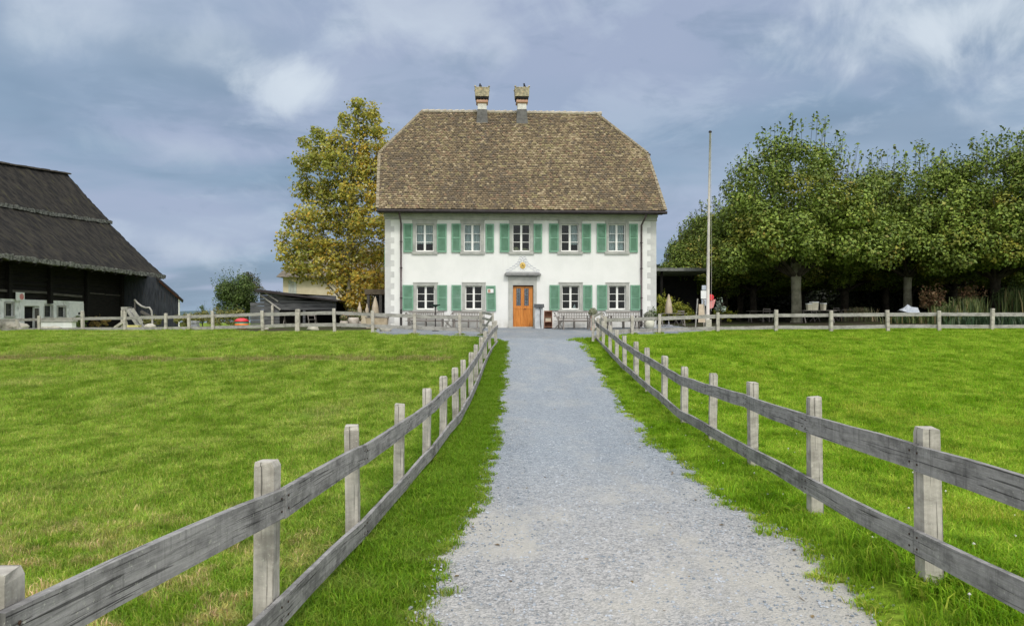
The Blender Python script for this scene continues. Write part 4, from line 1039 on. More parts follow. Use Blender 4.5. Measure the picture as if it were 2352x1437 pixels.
def gate(label, a, b, flip=1):
    """field gate leaf standing open"""
    a = Vector(a); b = Vector(b); t = thing('field_gate', label, 'gate', (a.x, a.y, g1(a.x, a.y)), 0, 'open field gates')
    d = (b-a); za, zb = g1(a.x, a.y), g1(b.x, b.y)
    for p, z in ((a, za), (b, zb)):
        s = MB(); s.bar((p.x, p.y, z+.12), (p.x, p.y, z+1.12), .07, .09, (1, 0, 0)); s.build('stile', M['post'], t, world=True)
    for h in (.22, .52, .80, 1.05):
        s = MB(); s.bar((a.x, a.y-.04, za+h), (b.x, b.y-.04, zb+h), .03, .10); s.build('gate_rail', M['fencefar'], t, world=True)
    s = MB(); s.bar((a.x, a.y-.08, za+.25), (b.x, b.y-.08, zb+1.0), .03, .09); s.build('brace', M['fencefar'], t, world=True)
pa = P(1108, 750, 33.4); pb = P(1132, 750, 30.6); gate('open timber field gate at the corner of the western meadow', (pa.x, pa.y, 0), (pb.x, pb.y, 0))
pa = P(1366, 750, 33.0); pb = P(1362, 750, 28.4); gate('open timber field gate before the slatted benches', (pa.x+.3, pa.y, 0), (pb.x, pb.y, 0))

# ------------------------------------------------------------------ the barn
BX = -32.6
def bw(px, py, x=BX):
    d = x * F / (px - HX); return d, E - (py - HY) / F * d
barn = thing('barn', 'dark timber barn with huge mossy roof over a whitewashed stone base', 'barn', (-36, 50, E - .95))
ZG = E - 1.25
holes = []
def hole(p0, p1, y0, y1):
    a, b = bw(p0, y0)[0], bw(p1, y0)[0]; m = (p0+p1)/2; h = (a, b, bw(m, y1)[1], bw(m, y0)[1]); holes.append(h); return h
hw1 = hole(12.5, 30, 697, 725); hdr = hole(55, 80, 704, 758); hw2 = hole(102, 119, 702, 727); hw3 = hole(133, 149, 705, 727)
zw = bw(100, 689)[1]; yE = bw(192, 700)[0]
b = MB(); wall_with_holes(b, 40, yE, ZG, zw, holes, 0, .45); b.quad((yE, 0, ZG), (yE, .45, ZG), (yE, .45, zw), (yE, 0, zw)); b.quad((40, 0, zw), (yE, 0, zw), (yE, .45, zw), (40, .45, zw))
b.v = [(BX - t, s, z) for s, t, z in b.v]; b.build('stone_base', M['whitewash'], barn, world=True)
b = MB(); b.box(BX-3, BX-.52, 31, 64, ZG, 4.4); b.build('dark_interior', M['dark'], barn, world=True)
for h, nm in ((hw1, 'window'), (hw2, 'window'), (hw3, 'window')):
    b = MB(); b.box(BX-.02, BX+.03, h[0]-.15, h[0], h[2]-.12, h[3]+.12); b.box(BX-.02, BX+.03, h[1], h[1]+.15, h[2]-.12, h[3]+.12)
    b.box(BX-.02, BX+.035, h[0], h[1], h[3], h[3]+.14); b.box(BX-.02, BX+.06, h[0]-.16, h[1]+.16, h[2]-.12, h[2])
    wo_ = b.build(nm, M['stone'], barn, world=True)
    b = MB(); m_ = (h[0]+h[1])/2; b.box(BX-.12, BX-.09, m_-.025, m_+.025, h[2], h[3]); b.box(BX-.12, BX-.095, h[0], h[1], (h[2]+h[3])/2-.02, (h[2]+h[3])/2+.02); b.build('sash', M['greyboard'], wo_, world=True)
    b = MB(); b.box(BX-.16, BX-.12, h[0], h[1], h[2], h[3]); b.build('pane', M['barnpane'], wo_, world=True)
b = MB(); b.box(BX-.20, BX-.16, hdr[0], hdr[1], hdr[2], hdr[3]); b.build('dark_doorway', M['dark'], barn, world=True)
# white door surround with a half-open leaf
y0, y1 = bw(44, 700)[0], bw(97, 700)[0]; zt = bw(70, 690)[1]; b = MB()
b.box(BX, BX+.10, y0, y0+.38, ZG, zt); b.box(BX, BX+.10, y1-.42, y1, ZG, zt); b.box(BX, BX+.11, y0-.05, y1+.05, zt-.36, zt)
ds_ = b.build('door_surround', M['white'], barn, world=True)
b = MB(); b.box(BX+.01, BX+.04, hdr[1]-.02, y1-.42, ZG, hdr[3]-.1); b.build('door_leaf', M['beam'], ds_, world=True)
b = MB(); b.box(BX+.012, BX+.04, y0+.38, y1-.42, hdr[3], zt-.36); b.build('overdoor_board', M['stone'], ds_, world=True)
y0, y1 = bw(158, 700)[0], bw(191, 700)[0]; b = MB(); b.box(BX, BX+.05, y0, y1, ZG, bw(175, 696)[1]); b.build('whitewashed_panel', M['white'], barn, world=True)
b = MB(); b.box(BX+.05, BX+.07, bw(178, 720)[0], bw(184, 720)[0], bw(181, 722)[1], bw(181, 717)[1]); b.build('vent_hole', M['dark'], barn, world=True)
# timber wall of stacked logs above, posts, pale beams
b = MB(); z = zw
while z < 4.2 + E:
    h = .30; b.box(BX-.25+RND.uniform(-.02, .02), BX-.02+RND.uniform(-.02, .03), 31, 64, z, min(z+h-.02, 6)); z += h
b.box(BX-.25, BX-.1, yE, 64, ZG, zw)
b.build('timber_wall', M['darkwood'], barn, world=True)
for p0, p1, y0_, y1_ in ((-60, 104, 664, 672), (116, 185, 675, 681)):
    a = bw(p0, y0_); c_ = bw(p1, y1_); b = MB(); b.bar((BX+.08, a[0], a[1]), (BX+.08, c_[0], c_[1]), .1, .16); b.build('beam', M['beam'], barn, world=True)
for p0, p1, y0_, y1_ in ((14, 104, 650, 655), (116, 190, 658, 664), (14, 180, 636, 644)):
    a = bw(p0, y0_); c_ = bw(p1, y1_); b = MB(); b.bar((BX+.04, a[0], a[1]), (BX+.04, c_[0], c_[1]), .08, .14); b.build('beam', M['darkwood'], barn, world=True)
for pc, yb_ in ((16, 683), (111, 697), (196, 755), (276, 757)):
    a = bw(pc, 640)[0]; b = MB(); b.box(BX, BX+.26, a-.16, a+.16, bw(pc, yb_)[1], 3.4+E); b.build('wall_post', M['darkwood'], barn, world=True)
# barn door outlined by pale battens
a0, a1 = bw(200, 700)[0], bw(275, 700)[0]; z0, z1 = bw(240, 760)[1], bw(240, 675)[1]
b = MB(); b.box(BX-.02, BX+.04, a0, a1, z0, z1); bd = b.build('barn_door', M['darkwood'], barn, world=True)
b = MB(); b.bar((BX+.07, a0, z1), (BX+.07, (a0+a1)/2-.1, z1-.02), .05, .07); b.bar((BX+.07, (a0+a1)/2+.1, z1-.04), (BX+.07, a1, z1-.06), .05, .07)
b.bar((BX+.07, a0, z1), (BX+.07, a0, z1-.5), .05, .07, (1, 0, 0)); b.bar((BX+.07, a1, z1), (BX+.07, a1, z1-.6), .05, .07, (1, 0, 0)); b.bar((BX+.07, a1, z1-2.2), (BX+.07, a1, z1-2.7), .05, .06, (1, 0, 0)); b.bar((BX+.07, a0, z1-1.7), (BX+.07, a0, z1-2.2), .05, .06, (1, 0, 0))
b.build('batten', M['beam'], bd, world=True)
# roof: two overlapping courses, sagging ridge
XR, XE = -39.3, -30.7
def ridge_z(y): return E + np.interp(y, [28, 40, 50, 56.8, 60.7, 65.3], [11.7, 11.2, 11.3, 11.63, 12.0, 12.47])
def eave_z(y): return E + np.interp(y, [28, 44.4, 52.4, 65.3], [3.8, 3.73, 3.70, 3.62])
def roof_course(name, b0, b1, lift, edge, m):
    ya = np.arange(29, 65.31, .3); bb = np.linspace(b0, b1, 26)
    Y, B = np.meshgrid(ya, bb); x = XE + (XR - XE) * B; z = eave_z(Y) * (1-B) + ridge_z(Y) * B - .45 * np.sin(B * np.pi) * .6 + lift
    z = z + .035 * np.sin(Y*3.1 + B*40) * np.sin(B*70) + NG.normal(0, .018, Y.shape)
    x = x + NG.normal(0, .015, Y.shape) * (B > b0 + .01)
    ny, nx = Y.shape; i = np.arange(Y.size).reshape(Y.shape)
    top = np.stack([x, Y, z], -1).reshape(-1, 3); low = top - np.array([0, 0, edge]); n_ = len(top)
    f = [np.stack([i[:-1, :-1], i[:-1, 1:], i[1:, 1:], i[1:, :-1]], -1).reshape(-1, 4)]
    f.append(f[0][:, ::-1] + n_)
    def rim(l): l = np.asarray(l); return np.stack([l[:-1], l[1:], l[1:]+n_, l[:-1]+n_], -1)
    f += [rim(i[0][::-1]), rim(i[-1]), rim(i[:, 0]), rim(i[:, -1][::-1])]
    co = np.concatenate([top, low]); m4 = base_matrix(barn).inverted(); co = co + np.array(m4.translation)[None]
    return np_mesh(name, co, np.concatenate(f), m, parent=barn if name == 'roof' else None)
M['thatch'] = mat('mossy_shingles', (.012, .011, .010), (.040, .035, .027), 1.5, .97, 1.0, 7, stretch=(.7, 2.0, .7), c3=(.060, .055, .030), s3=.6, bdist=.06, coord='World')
M['lichen'] = mat('pale_lichen_edge', (.07, .072, .062), (.20, .205, .18), 5, .97, .9, 16, c3=(.05, .05, .045), s3=1.3, bdist=.05)
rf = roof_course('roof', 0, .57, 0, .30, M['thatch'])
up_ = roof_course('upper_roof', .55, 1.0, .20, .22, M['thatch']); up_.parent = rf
for bq, lf, nm in ((.0, .0, 'eave_edge'), (.55, .2, 'overlap_edge')):
    b = MB(); ya = np.arange(29, 65.4, .35)
    for k in range(len(ya)-1):
        p = []
        for y_ in (ya[k], ya[k+1]):
            x = XE + (XR-XE)*bq; z = float(eave_z(y_)*(1-bq) + ridge_z(y_)*bq) - .27*math.sin(bq*math.pi) + lf
            p.append(Vector((x + .05, y_, z - .07 + RND.uniform(-.03, .03))))
        b.bar(p[0], p[1], .16 + RND.uniform(-.03, .05), (.30 if bq == 0 else .24) + RND.uniform(-.06, .07), (0, 0, 1), .03)
    b.build(nm, M['lichen'], rf, world=True)
b = MB()
for k in range(0, 36): b.bar((XR+.05, 29.5+k, float(ridge_z(29.5+k))+.2), (XR+.05, 30.52+k, float(ridge_z(30.52+k))+.2), .5, .12, (0, 0, 1), .02)
b.build('ridge_cap', mat('ridge_boards', (.07, .06, .05), (.13, .11, .09), 4, .95, .4), rf, world=True)
b = MB()      # rafters under the wide eave and a barge board on the far verge
for y_ in np.arange(30, 65, 1.6): b.bar((XE+.1, y_, float(eave_z(y_))-.36), (BX-.1, y_, float(eave_z(y_))+1.05), .14, .16)
b.build('rafters', M['darkwood'], barn, world=True)
b = MB(); b.box(XR-6, BX-.5, 30.2, 64.1, ZG, E+3.2); b.poly([(BX, 64.2, E+3.2), (XR*2-BX, 64.2, E+3.2), (XR, 64.2, E+12)]); b.poly([(BX, 31, E+3.2), (XR, 31, E+11.1), (XR*2-BX, 31, E+3.2)]); b.build('gable_wall', M['darkwood'], barn, world=True)
b = MB()
for k in range(12):
    ya_, yb_ = 29+k*36.3/12, 29+(k+1)*36.3/12; b.quad((XR, ya_, float(ridge_z(ya_))-.05), (XR, yb_, float(ridge_z(yb_))-.05), (XR*2-XE, yb_, E+3.6), (XR*2-XE, ya_, E+3.6))
b.build('rear_roof', M['thatch'], rf, world=True)
# red and white round sign on the barn
a = bw(41, 681); s_ = thing('round_sign', 'small red and white sign fixed over the white barn doorway', 'sign', (BX+.15, a[0], a[1]))
b = MB(); b.box(-.02, .02, -.42, .42, -.28, .28); b.build('board', M['white'], s_)
b = MB(); b.lathe([(.20, 0), (.20, .02)], n=16); b.v = [(.021 + z, y*1.0 + .12, x) for x, y, z in b.v]; b.build('red_disc', M['pink'], s_)
# annex
AX0, AX1, AY = -33.0, -27.9, 62.0
an = thing('shed', 'slate grey board shed leaning against the far end of the barn', 'shed', (-30, 64, E-.95))
def az(x): return E + 1.48 + (x + 27.35) * -.864
b = MB(); b.hexa([(AX0, AY, ZG), (AX1, AY, ZG), (AX1-2.6, 67, ZG), (AX0, 67, ZG), (AX0, AY, az(-29.5)-.12), (AX1, AY, az(AX1)-.12), (AX1-2.6, 67, az(AX1)-.12), (AX0, 67, az(-29.5)-.12)]); b.poly([(-29.5, AY-.002, az(-29.5)-.12), (-30.6, AY-.002, E+3.42), (-33, AY-.002, E+5.4), (-33, AY-.002, E+2), (-27.95, AY-.002, E+1.5), (-27.95, AY-.002, az(-27.95)-.12)][::-1])
b.build('wall', M['shedboard'], an, world=True)
b = MB(); x = AX0
while x < AX1 - .05: b.box(x, x+.035, AY-.03, AY, ZG, (az(-29.5)-.14 + (az(AX1)-az(-29.5))*max(0, x-AX0)/(AX1-AX0))); x += .24
b.build('cover_strip', M['shedboard'], an, world=True)
b = MB(); b.hexa([(-29.6, 61.5, az(-29.6)-.14), (-27.3, 61.5, az(-27.3)-.14), (-30.1, 67.6, az(-27.3)-.14), (-32.2, 67.6, az(-29.6)-.14), (-29.6, 61.5, az(-29.6)), (-27.3, 61.5, az(-27.3)), (-30.1, 67.6, az(-27.3)), (-32.2, 67.6, az(-29.6))])
b.build('roof', M['gutter'], an, world=True)
b = MB(); b.bar((-29.5, 61.9, az(-29.5)-.30), (-27.75, 61.9, az(-27.75)-.30), .06, .18); b.build('verge_board', mat('rusty_board', (.12, .045, .025), (.2, .08, .045), 4, .9, .2), an, world=True)
b = MB(); b.box(-27.9, -27.82, 61.9, 62.0, ZG, az(-27.9)-.2); b.build('corner_post', M['sash'], an, world=True)

# ------------------------------------------------------------------ other buildings
# open board shelter beyond the western meadow fence
sx = lambda px, d: (px-HX)/F*d
D_ = 46.0; sh = thing('shelter', 'silver grey board shelter with sloping dark roof beside the round dark tree', 'shelter', (sx(690, D_), D_, g1(sx(690, D_), D_)))
zz = lambda py, d=D_: E - (py-HY)/F*d
b = MB()
pts = [(575, 745), (575, 700), (597, 668), (640, 668), (640, 767), (575, 767)]
n_ = 12
for k in range(n_):
    y0_, y1_ = 670 + k*8.2, 670 + (k+1)*8.2 - .6; l0 = 597 if y0_ < 690 else 575
    b.box(sx(l0, D_), sx(642, D_), D_-.02*(k % 2), D_+.05, zz(y1_), zz(y0_))
b.build('board_wall', M['greyboard'], sh, world=True)
b = MB()
for k in range(5):
    a0_, a1_ = sx(642, D_), sx(772, D_); t0_ = [672, 680, 688, 696, 704][k]
    b.hexa([(a0_, D_-.02*(k % 2), zz(t0_+7.4)), (a1_, D_-.02*(k % 2), zz(min(t0_+7.4, 714))), (a1_, D_+.05, zz(min(t0_+7.4, 714))), (a0_, D_+.05, zz(t0_+7.4)), (a0_, D_-.02*(k % 2), zz(t0_)), (a1_, D_-.02*(k % 2), zz(max(t0_, 694) if k < 3 else t0_+.5)), (a1_, D_+.05, zz(max(t0_, 694) if k < 3 else t0_+.5)), (a0_, D_+.05, zz(t0_))])
b.build('fascia_boards', M['greyboard'], sh, world=True)
b = MB(); b.hexa([(sx(592, D_), D_-.5, zz(670)), (sx(780, D_), D_-.5, zz(694.5)), (sx(780, D_), D_+4, zz(694.5)), (sx(592, D_), D_+4, zz(670)), (sx(592, D_), D_-.5, zz(664)), (sx(780, D_), D_-.5, zz(690)), (sx(780, D_), D_+4, zz(690)), (sx(592, D_), D_+4, zz(664))]); b.v[1] = (sx(780, D_), D_-.5, zz(692.5))
b.build('roof', M['gutter'], sh, world=True)
b = MB(); b.quad((sx(560, D_), D_+3.8, zz(772)), (sx(800, D_), D_+3.8, zz(772)), (sx(800, D_), D_+3.8, zz(690)), (sx(560, D_), D_+3.8, zz(675))); b.build('back_wall', M['darkwood'], sh, world=True)
for pc in (627, 700, 768):
    b = MB(); b.box(sx(pc, D_)-.07, sx(pc, D_)+.07, D_-.16, D_-.04, zz(768), zz(700 if pc < 650 else 712)); b.build('post', M['greyboard'] if pc > 650 else M['post'], sh, world=True)
b = MB(); b.bar((sx(598, D_), D_-.10, zz(676)), (sx(645, D_), D_-.10, zz(711)), .04, .09); b.bar((sx(610, D_), D_-.10, zz(672)), (sx(640, D_), D_-.10, zz(692)), .04, .08); b.build('brace', M['fencefar'], sh, world=True)
# cream house behind the tree
D2 = 66.0; ch_ = thing('cream_house', 'cream rendered house with a brown roof half hidden behind the yellow tree', 'house', (sx(760, D2), D2, E-1))
z2 = lambda py: zz(py, D2)
b = MB(); b.box(sx(650, D2), sx(900, D2), D2, D2+8, E-2.5, z2(636)); b.build('wall', M['cream'], ch_, world=True)
b = MB(); a0_, a1_ = sx(640, D2), sx(905, D2); b.hexa([(a0_, D2-.8, z2(637)), (a1_, D2-.8, z2(637)), (a1_, D2+8.8, z2(637)), (a0_, D2+8.8, z2(637)), (a0_+1.4, D2+4, z2(560)), (a1_-1, D2+4, z2(560)), (a1_-1, D2+4.1, z2(560)), (a0_+1.4, D2+4.1, z2(560))])
b.build('roof', M['brownroof'], ch_, world=True)
b = MB(); b.box(sx(663, D2), sx(668, D2), D2-.06, D2, z2(680), z2(644)); b.box(sx(676, D2), sx(681, D2), D2-.06, D2, z2(680), z2(644)); b.build('shutter', mat('pale_shutter', (.40, .42, .40), (.5, .52, .48), 4, .8, .1), ch_, world=True)
b = MB(); b.box(sx(668, D2)+.01, sx(676, D2)-.01, D2-.03, D2, z2(680), z2(646)); b.build('window', M['stone'], ch_, world=True)
# veranda between the tree and the house
D3 = 45.0; vr = thing('veranda', 'brown timber veranda with dark glazing beside the corner of the white house', 'veranda', (sx(865, D3), D3, E-.7))
z3 = lambda py: zz(py, D3); b = MB(); b.box(sx(838, D3), sx(884, D3), D3-.1, D3+4, z3(676), z3(664)); b.build('beam', mat('veranda_beam', (.11, .085, .06), (.16, .13, .09), 4, .9, .2), vr, world=True)
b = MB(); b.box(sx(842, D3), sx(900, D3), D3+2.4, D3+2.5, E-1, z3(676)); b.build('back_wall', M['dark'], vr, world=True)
for pc in (846, 874):
    b = MB(); b.box(sx(pc, D3)-.08, sx(pc, D3)+.08, D3-.05, D3+.1, E-1, z3(676)-.002); b.build('post', M['beam'], vr, world=True)
b = MB()
for py in range(680, 722, 6): b.box(sx(848, D3)+.1, sx(872, D3)-.1, D3+.02, D3+.04, z3(py), z3(py-1))
b.build('blind', mat('blue_grey_blind', (.05, .065, .07), (.09, .11, .12), 4, .7, .1), vr, world=True)
# flat-roofed pavilion on the other side
D4 = 48.0; pv = thing('pavilion', 'flat-roofed open pavilion, dark inside, tucked behind the corner of the white house', 'pavilion', (sx(1560, D4), D4, E-.5))
z4 = lambda py: zz(py, D4); b = MB(); b.box(sx(1480, D4), sx(1640, D4), D4-.4, D4+6, z4(623), z4(616)); b.build('roof', mat('pavilion_roof', (.16, .17, .16), (.24, .25, .24), 4, .8, .1), pv, world=True)
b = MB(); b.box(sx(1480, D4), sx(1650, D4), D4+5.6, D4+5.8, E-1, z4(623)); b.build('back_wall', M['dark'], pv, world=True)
for pc in (1520, 1632):
    b = MB(); b.box(sx(pc, D4)-.07, sx(pc, D4)+.07, D4, D4+.14, E-1, z4(623)-.002); b.build('post', M['darkwood'], pv, world=True)
# flagpole
D5 = 37.0; fx = sx(1628, D5); zf = g1(fx, D5); z5 = lambda py: zz(py, D5)
fp = thing('flagpole', 'tall pale flagpole without a flag, standing on a squared timber foot', 'flagpole', (fx, D5, zf))
b = MB(); b.tube([(fx-.05, D5, zf+.4), (fx-.03, D5, z5(600)), (fx+.02, D5, z5(450)), (fx+.07, D5, z5(304))], [.085, .075, .062, .042], 10); b.build('pole', M['pole'], fp, world=True, smooth=True)
b = MB(); b.box(fx-.17, fx+.12, D5-.09, D5+.02, zf-.1, z5(733)); b.build('foot', M['post'], fp, world=True, bevel=.015)
b = MB(); b.lathe([(.0, -.02), (.075, 0), (.085, .05), (.05, .1), (0, .11)], (fx+.07, D5, z5(305)), 10); b.build('finial', M['gutter'], fp, world=True, smooth=True)
b = MB(); b.tube([(fx+.10, D5-.09, zf+1.0), (fx+.12, D5-.08, z5(600)), (fx+.11, D5-.05, z5(306))], .006, 4); b.build('halyard', M['pole'], fp, world=True)
# ------------------------------------------------------------------ trees and shrubs
def rdir(g, n):
    d = g.normal(size=(n, 3)); return d / np.linalg.norm(d, axis=1, keepdims=True)
def leaf_arrays(g, pos, nrm, size, pal, wts, asp=.62, jit_c=.22, tone=None):
    n = len(pos); a = rdir(g, n); u = np.cross(nrm, a); u /= np.linalg.norm(u, axis=1, keepdims=True) + 1e-9; v = np.cross(nrm, u)
    s = size * g.uniform(.6, 1.3, n); s = s[:, None]
    co = np.stack([pos - u*s*.5, pos + v*s*asp*.5 + nrm*s*.10, pos + u*s*.5 - nrm*s*.04, pos - v*s*asp*.5 + nrm*s*.10], 1).reshape(-1, 3)
    i = np.arange(n)[:, None]*4; f = np.concatenate([i, i+1, i+2, i+3], 1)
    c = np.array(pal)[g.choice(len(pal), n, p=np.array(wts)/sum(wts))] * (1 + g.normal(0, jit_c, (n, 1)).clip(-.5, .6))
    if tone is not None: c = c * tone
    return co, f, c.clip(0, 1)
def blob_points(g, cen, rad, n):
    k = g.integers(0, len(cen), n); d = rdir(g, n); r = rad[k] * (1 - .45 * g.random(n)**1.6)
    d2 = d * np.array([1, 1, .8])
    return cen[k] + d2 * r[:, None], d, k
def merge(arrs):
    co, f, c, o = [], [], [], 0
    for a, b, d in arrs: co.append(a); f.append(b + o); c.append(d); o += len(a)
    return np.concatenate(co), np.concatenate(f), np.concatenate(c)

PL_PAL = [(.140, .205, .028), (.185, .250, .036), (.235, .290, .050), (.100, .150, .022), (.27, .26, .06)]
def plane_tree(label, seed, loc, Rm=4.7, zb=3.1, zt=10.6, n=30000, trunk_r=.29, group='plane trees on the terrace', shoots=110, lf=.20):
    g = np.random.default_rng(seed); t = thing('plane_tree', label, 'tree', loc, 0, group)
    cen, rad = [], []
    while len(cen) < 270:
        a = g.random()*2*np.pi; rho = Rm*np.sqrt(g.random()); tz = g.random()
        top = zt - .5 - (zt - zb - 2.4) * (rho/Rm)**2.8; bot = zb + .55 + .5*g.random() + .25*math.sin(3*a+seed)
        if top < bot: continue
        z = bot + (top - bot) * tz; edge = max(rho/Rm, (z-bot)/(top-bot+.01), 1-(z-bot)/(top-bot+.01))
        if g.random() > .25 + .75*edge**2: continue
        cen.append((rho*math.cos(a), rho*math.sin(a), z)); rad.append(g.uniform(.65, 1.1))
    cen, rad = np.array(cen), np.array(rad)
    pos, d, k = blob_points(g, cen, rad, n)
    pos[:, 2] = np.maximum(pos[:, 2], zb - .35 + .3*np.sin(pos[:, 0]*2.3+seed)*np.sin(pos[:, 1]*1.7))
    nrm = d*.8 + np.array([0, 0, .55]) + g.normal(0, .36, (n, 3)); nrm /= np.linalg.norm(nrm, axis=1, keepdims=True)
    tone = (.8 + .4*g.random(len(cen)))[k][:, None] * np.where(g.random(len(cen))[k][:, None] < .10, np.array([[1.25, .98, .8]]), 1.0)
    A = [leaf_arrays(g, pos, nrm, lf, PL_PAL, [4, 4, 2, 3, .5], tone=tone, jit_c=.14)]
    sp, sn = [], []      # upright shoots of the pollarded top
    tw = []
    for _ in range(shoots):
        a = g.random()*2*np.pi; rho = Rm*.97*np.sqrt(g.random()); top = zt - .5 - (zt - zb - 2.4) * (rho/Rm)**2.8 + .5
        h = g.uniform(.5, 1.35) * (1 - .35*rho/Rm); o = np.array([rho*math.cos(a), rho*math.sin(a), top]); ln = np.array([math.cos(a)*.18*rho/Rm + g.normal(0, .06), math.sin(a)*.18*rho/Rm, 1])
        tw.append(([o - ln*.9, o + ln*h], [.015, .006]))
        m = int(h/.075)
        for q in range(m):
            w = 1 - .6*q/m; sp.append(o + ln*h*(q+1)/m + np.append(g.normal(0, .12*w+.035, 2), 0)); sn.append(rdir(g, 1)[0]*.8 + np.array([0, -.2, .6]))
    sp, sn = np.array(sp), np.array(sn); sn /= np.linalg.norm(sn, axis=1, keepdims=True)
    A.append(leaf_arrays(g, sp, sn, lf*1.15, PL_PAL, [4, 3, 1, 3, .3]))
    co, f, c = merge(A); np_mesh('crown', co, f, M['leaf'], cols=c, parent=t)
    b = MB(); zs = [-.2, 0, .25, 1.0, 2.0, zb-.1, zb+.6]; rr = [1.55, 1.35, 1.1, 1.0, .95, 1.05, 1.1]
    b.tube([(math.sin(z*1.3+seed)*.03, math.cos(z*.9)*.03, z) for z in zs], [trunk_r*r_ for r_ in rr], 14)
    to = b.build('trunk', M['bark'], t, smooth=True)
    lb = MB()
    for j in range(9):
        a = j*2*np.pi/9 + g.normal(0, .2); e = np.array([math.cos(a), math.sin(a), 0]); R_ = Rm*g.uniform(.6, .9)
        lb.tube([(0, 0, zb-.3), e*R_*.3 + [0, 0, zb+.4], e*R_*.65 + [0, 0, zb+1.0], e*R_ + [0, 0, zb+1.6+g.random()]], [trunk_r*.55, trunk_r*.38, trunk_r*.25, .03], 6)
    for j in range(10):
        a = g.random()*6.28; e = np.array([math.cos(a), math.sin(a), 0]); R_ = Rm*g.uniform(.15, .7)
        lb.tube([(0, 0, zb+.3), e*R_*.5 + [0, 0, zb+2.2], e*R_ + [0, 0, min(zt-1, zb+4.5)]], [trunk_r*.45, trunk_r*.28, .03], 5)
    for a_, b_ in tw: lb.tube(a_, b_, 3, False)
    lb.build('limb', M['barkdark'], to, smooth=True)
    return t
def shade_trunk(t):
    """puts the shade of the rows into the trunk as dark bark"""
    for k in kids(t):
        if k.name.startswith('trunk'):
            k.data = k.data.copy(); k.data.materials[0] = M['barkdark']  # this dark copy of the bark carries the shade under the crowns
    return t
def pg_(px, d): x = (px-HX)/F*d; return x, d
def tloc(px, d, dz=0.0): x, y = pg_(px, d); return (x, y, g1(x, y)+dz)
t1 = plane_tree('big plane tree with a thick pale trunk standing nearest the flagpole', 1, tloc(1829, 44.5), Rm=5.05, zb=3.0, zt=11.3, n=80000)
t2 = plane_tree('plane tree next along, its low crown drooping between two taller ones', 2, tloc(2085, 47.5), Rm=4.75, zb=3.05, zt=10.5, n=70000, trunk_r=.25)
shade_trunk(copy_thing(t1, 'plane tree with a dark trunk at the frame edge behind the tall grasses', tloc(2285, 46.5), R(110), (1.0, 1.0, .97)))
shade_trunk(copy_thing(t2, 'lower plane tree whose crown hangs over the flat-roofed pavilion', tloc(1665, 56, -.2), R(200), (.92, .92, .84)))
shade_trunk(copy_thing(t2, 'smallest plane tree, its crown touching the corner of the white house', tloc(1603, 57, -.4), R(60), (.58, .58, .76)))
shade_trunk(copy_thing(t1, 'plane tree at the frame edge beyond the nearest tall crown', tloc(2450, 44, 0), R(20), (1.0, 1.0, 1.0)))
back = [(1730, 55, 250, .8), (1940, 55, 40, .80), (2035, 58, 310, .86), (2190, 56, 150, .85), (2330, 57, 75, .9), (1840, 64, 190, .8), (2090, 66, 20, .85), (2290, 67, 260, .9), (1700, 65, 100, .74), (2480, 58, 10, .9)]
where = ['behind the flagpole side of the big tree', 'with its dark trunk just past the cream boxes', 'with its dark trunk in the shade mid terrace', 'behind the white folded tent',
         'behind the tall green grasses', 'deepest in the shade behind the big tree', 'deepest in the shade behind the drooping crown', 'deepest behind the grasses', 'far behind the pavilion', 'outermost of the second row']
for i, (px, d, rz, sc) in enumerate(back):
    shade_trunk(copy_thing(t1 if i % 2 else t2, 'plane tree of the rear rows, ' + where[i], tloc(px, d, 0), R(rz), (1.0, 1.0, sc)))

def bush(name, label, cat, loc, rx, ry, h, n, lf, pal, w_, seed, z0=0.0, shoots=0, flat=.5, group=None, trunk=True, blobs=40, ragged=.35, m='leaf', tall=False):
    g = np.random.default_rng(seed); t = thing(name, label, cat, loc, 0, group)
    cen, rad = [], []
    for _ in range(blobs):
        d = rdir(g, 1)[0]; q = g.random()**.4
        cen.append((d[0]*rx*q*.8, d[1]*ry*q*.8, z0 + (h-z0)*(.5 + .42*d[2]*q))); rad.append(min(rx, (h-z0)/2)*g.uniform(ragged*.7, ragged*1.3))
    cen, rad = np.array(cen), np.array(rad); pos, d, k = blob_points(g, cen, rad, n); pos[:, 2] = np.maximum(pos[:, 2], z0*.8 + .03)
    nrm = d*.6 + np.array([0, 0, flat]) + g.normal(0, .5, (n, 3)); nrm /= np.linalg.norm(nrm, axis=1, keepdims=True)
    tone = (.78 + .44*g.random(len(cen)))[k][:, None]
    A = [leaf_arrays(g, pos, nrm, lf, pal, w_, tone=tone)]
    if shoots:
        sp = []
        for _ in range(shoots):
            a = g.random()*6.28; q = g.random()**.5; o = np.array([rx*.8*q*math.cos(a), ry*.8*q*math.sin(a), z0 + (h-z0)*(.55+.4*(1-q))]); hh = g.uniform(.25, .75)*min(1.2, h*.35)
            ln = np.array([math.cos(a)*.5*q, math.sin(a)*.5*q, 1])
            for s_ in range(12): sp.append(o + ln*hh*s_/12*1.3 + g.normal(0, .05, 3))
        sp = np.array(sp); A.append(leaf_arrays(g, sp, rdir(g, len(sp)), lf*.85, pal, w_))
    co, f, c = merge(A); np_mesh('crown' if trunk else 'foliage', co, f, M['leafdry' if m == 'dry' else 'leaf'], cols=c, parent=t)
    if trunk:
        b = MB(); b.tube([(0, 0, -.2), (.02, 0, z0+h*.2), (0, .02, h*.7)], [.10*h/4, .08*h/4, .03], 7)
        for _ in range(5):
            a = g.random()*6.28; b.tube([(0, 0, z0+h*.15), (math.cos(a)*rx*.6, math.sin(a)*ry*.6, z0+h*.45)], [.05*h/4, .012], 5)
        b.build('trunk', M['barkdark'], t)
    return t
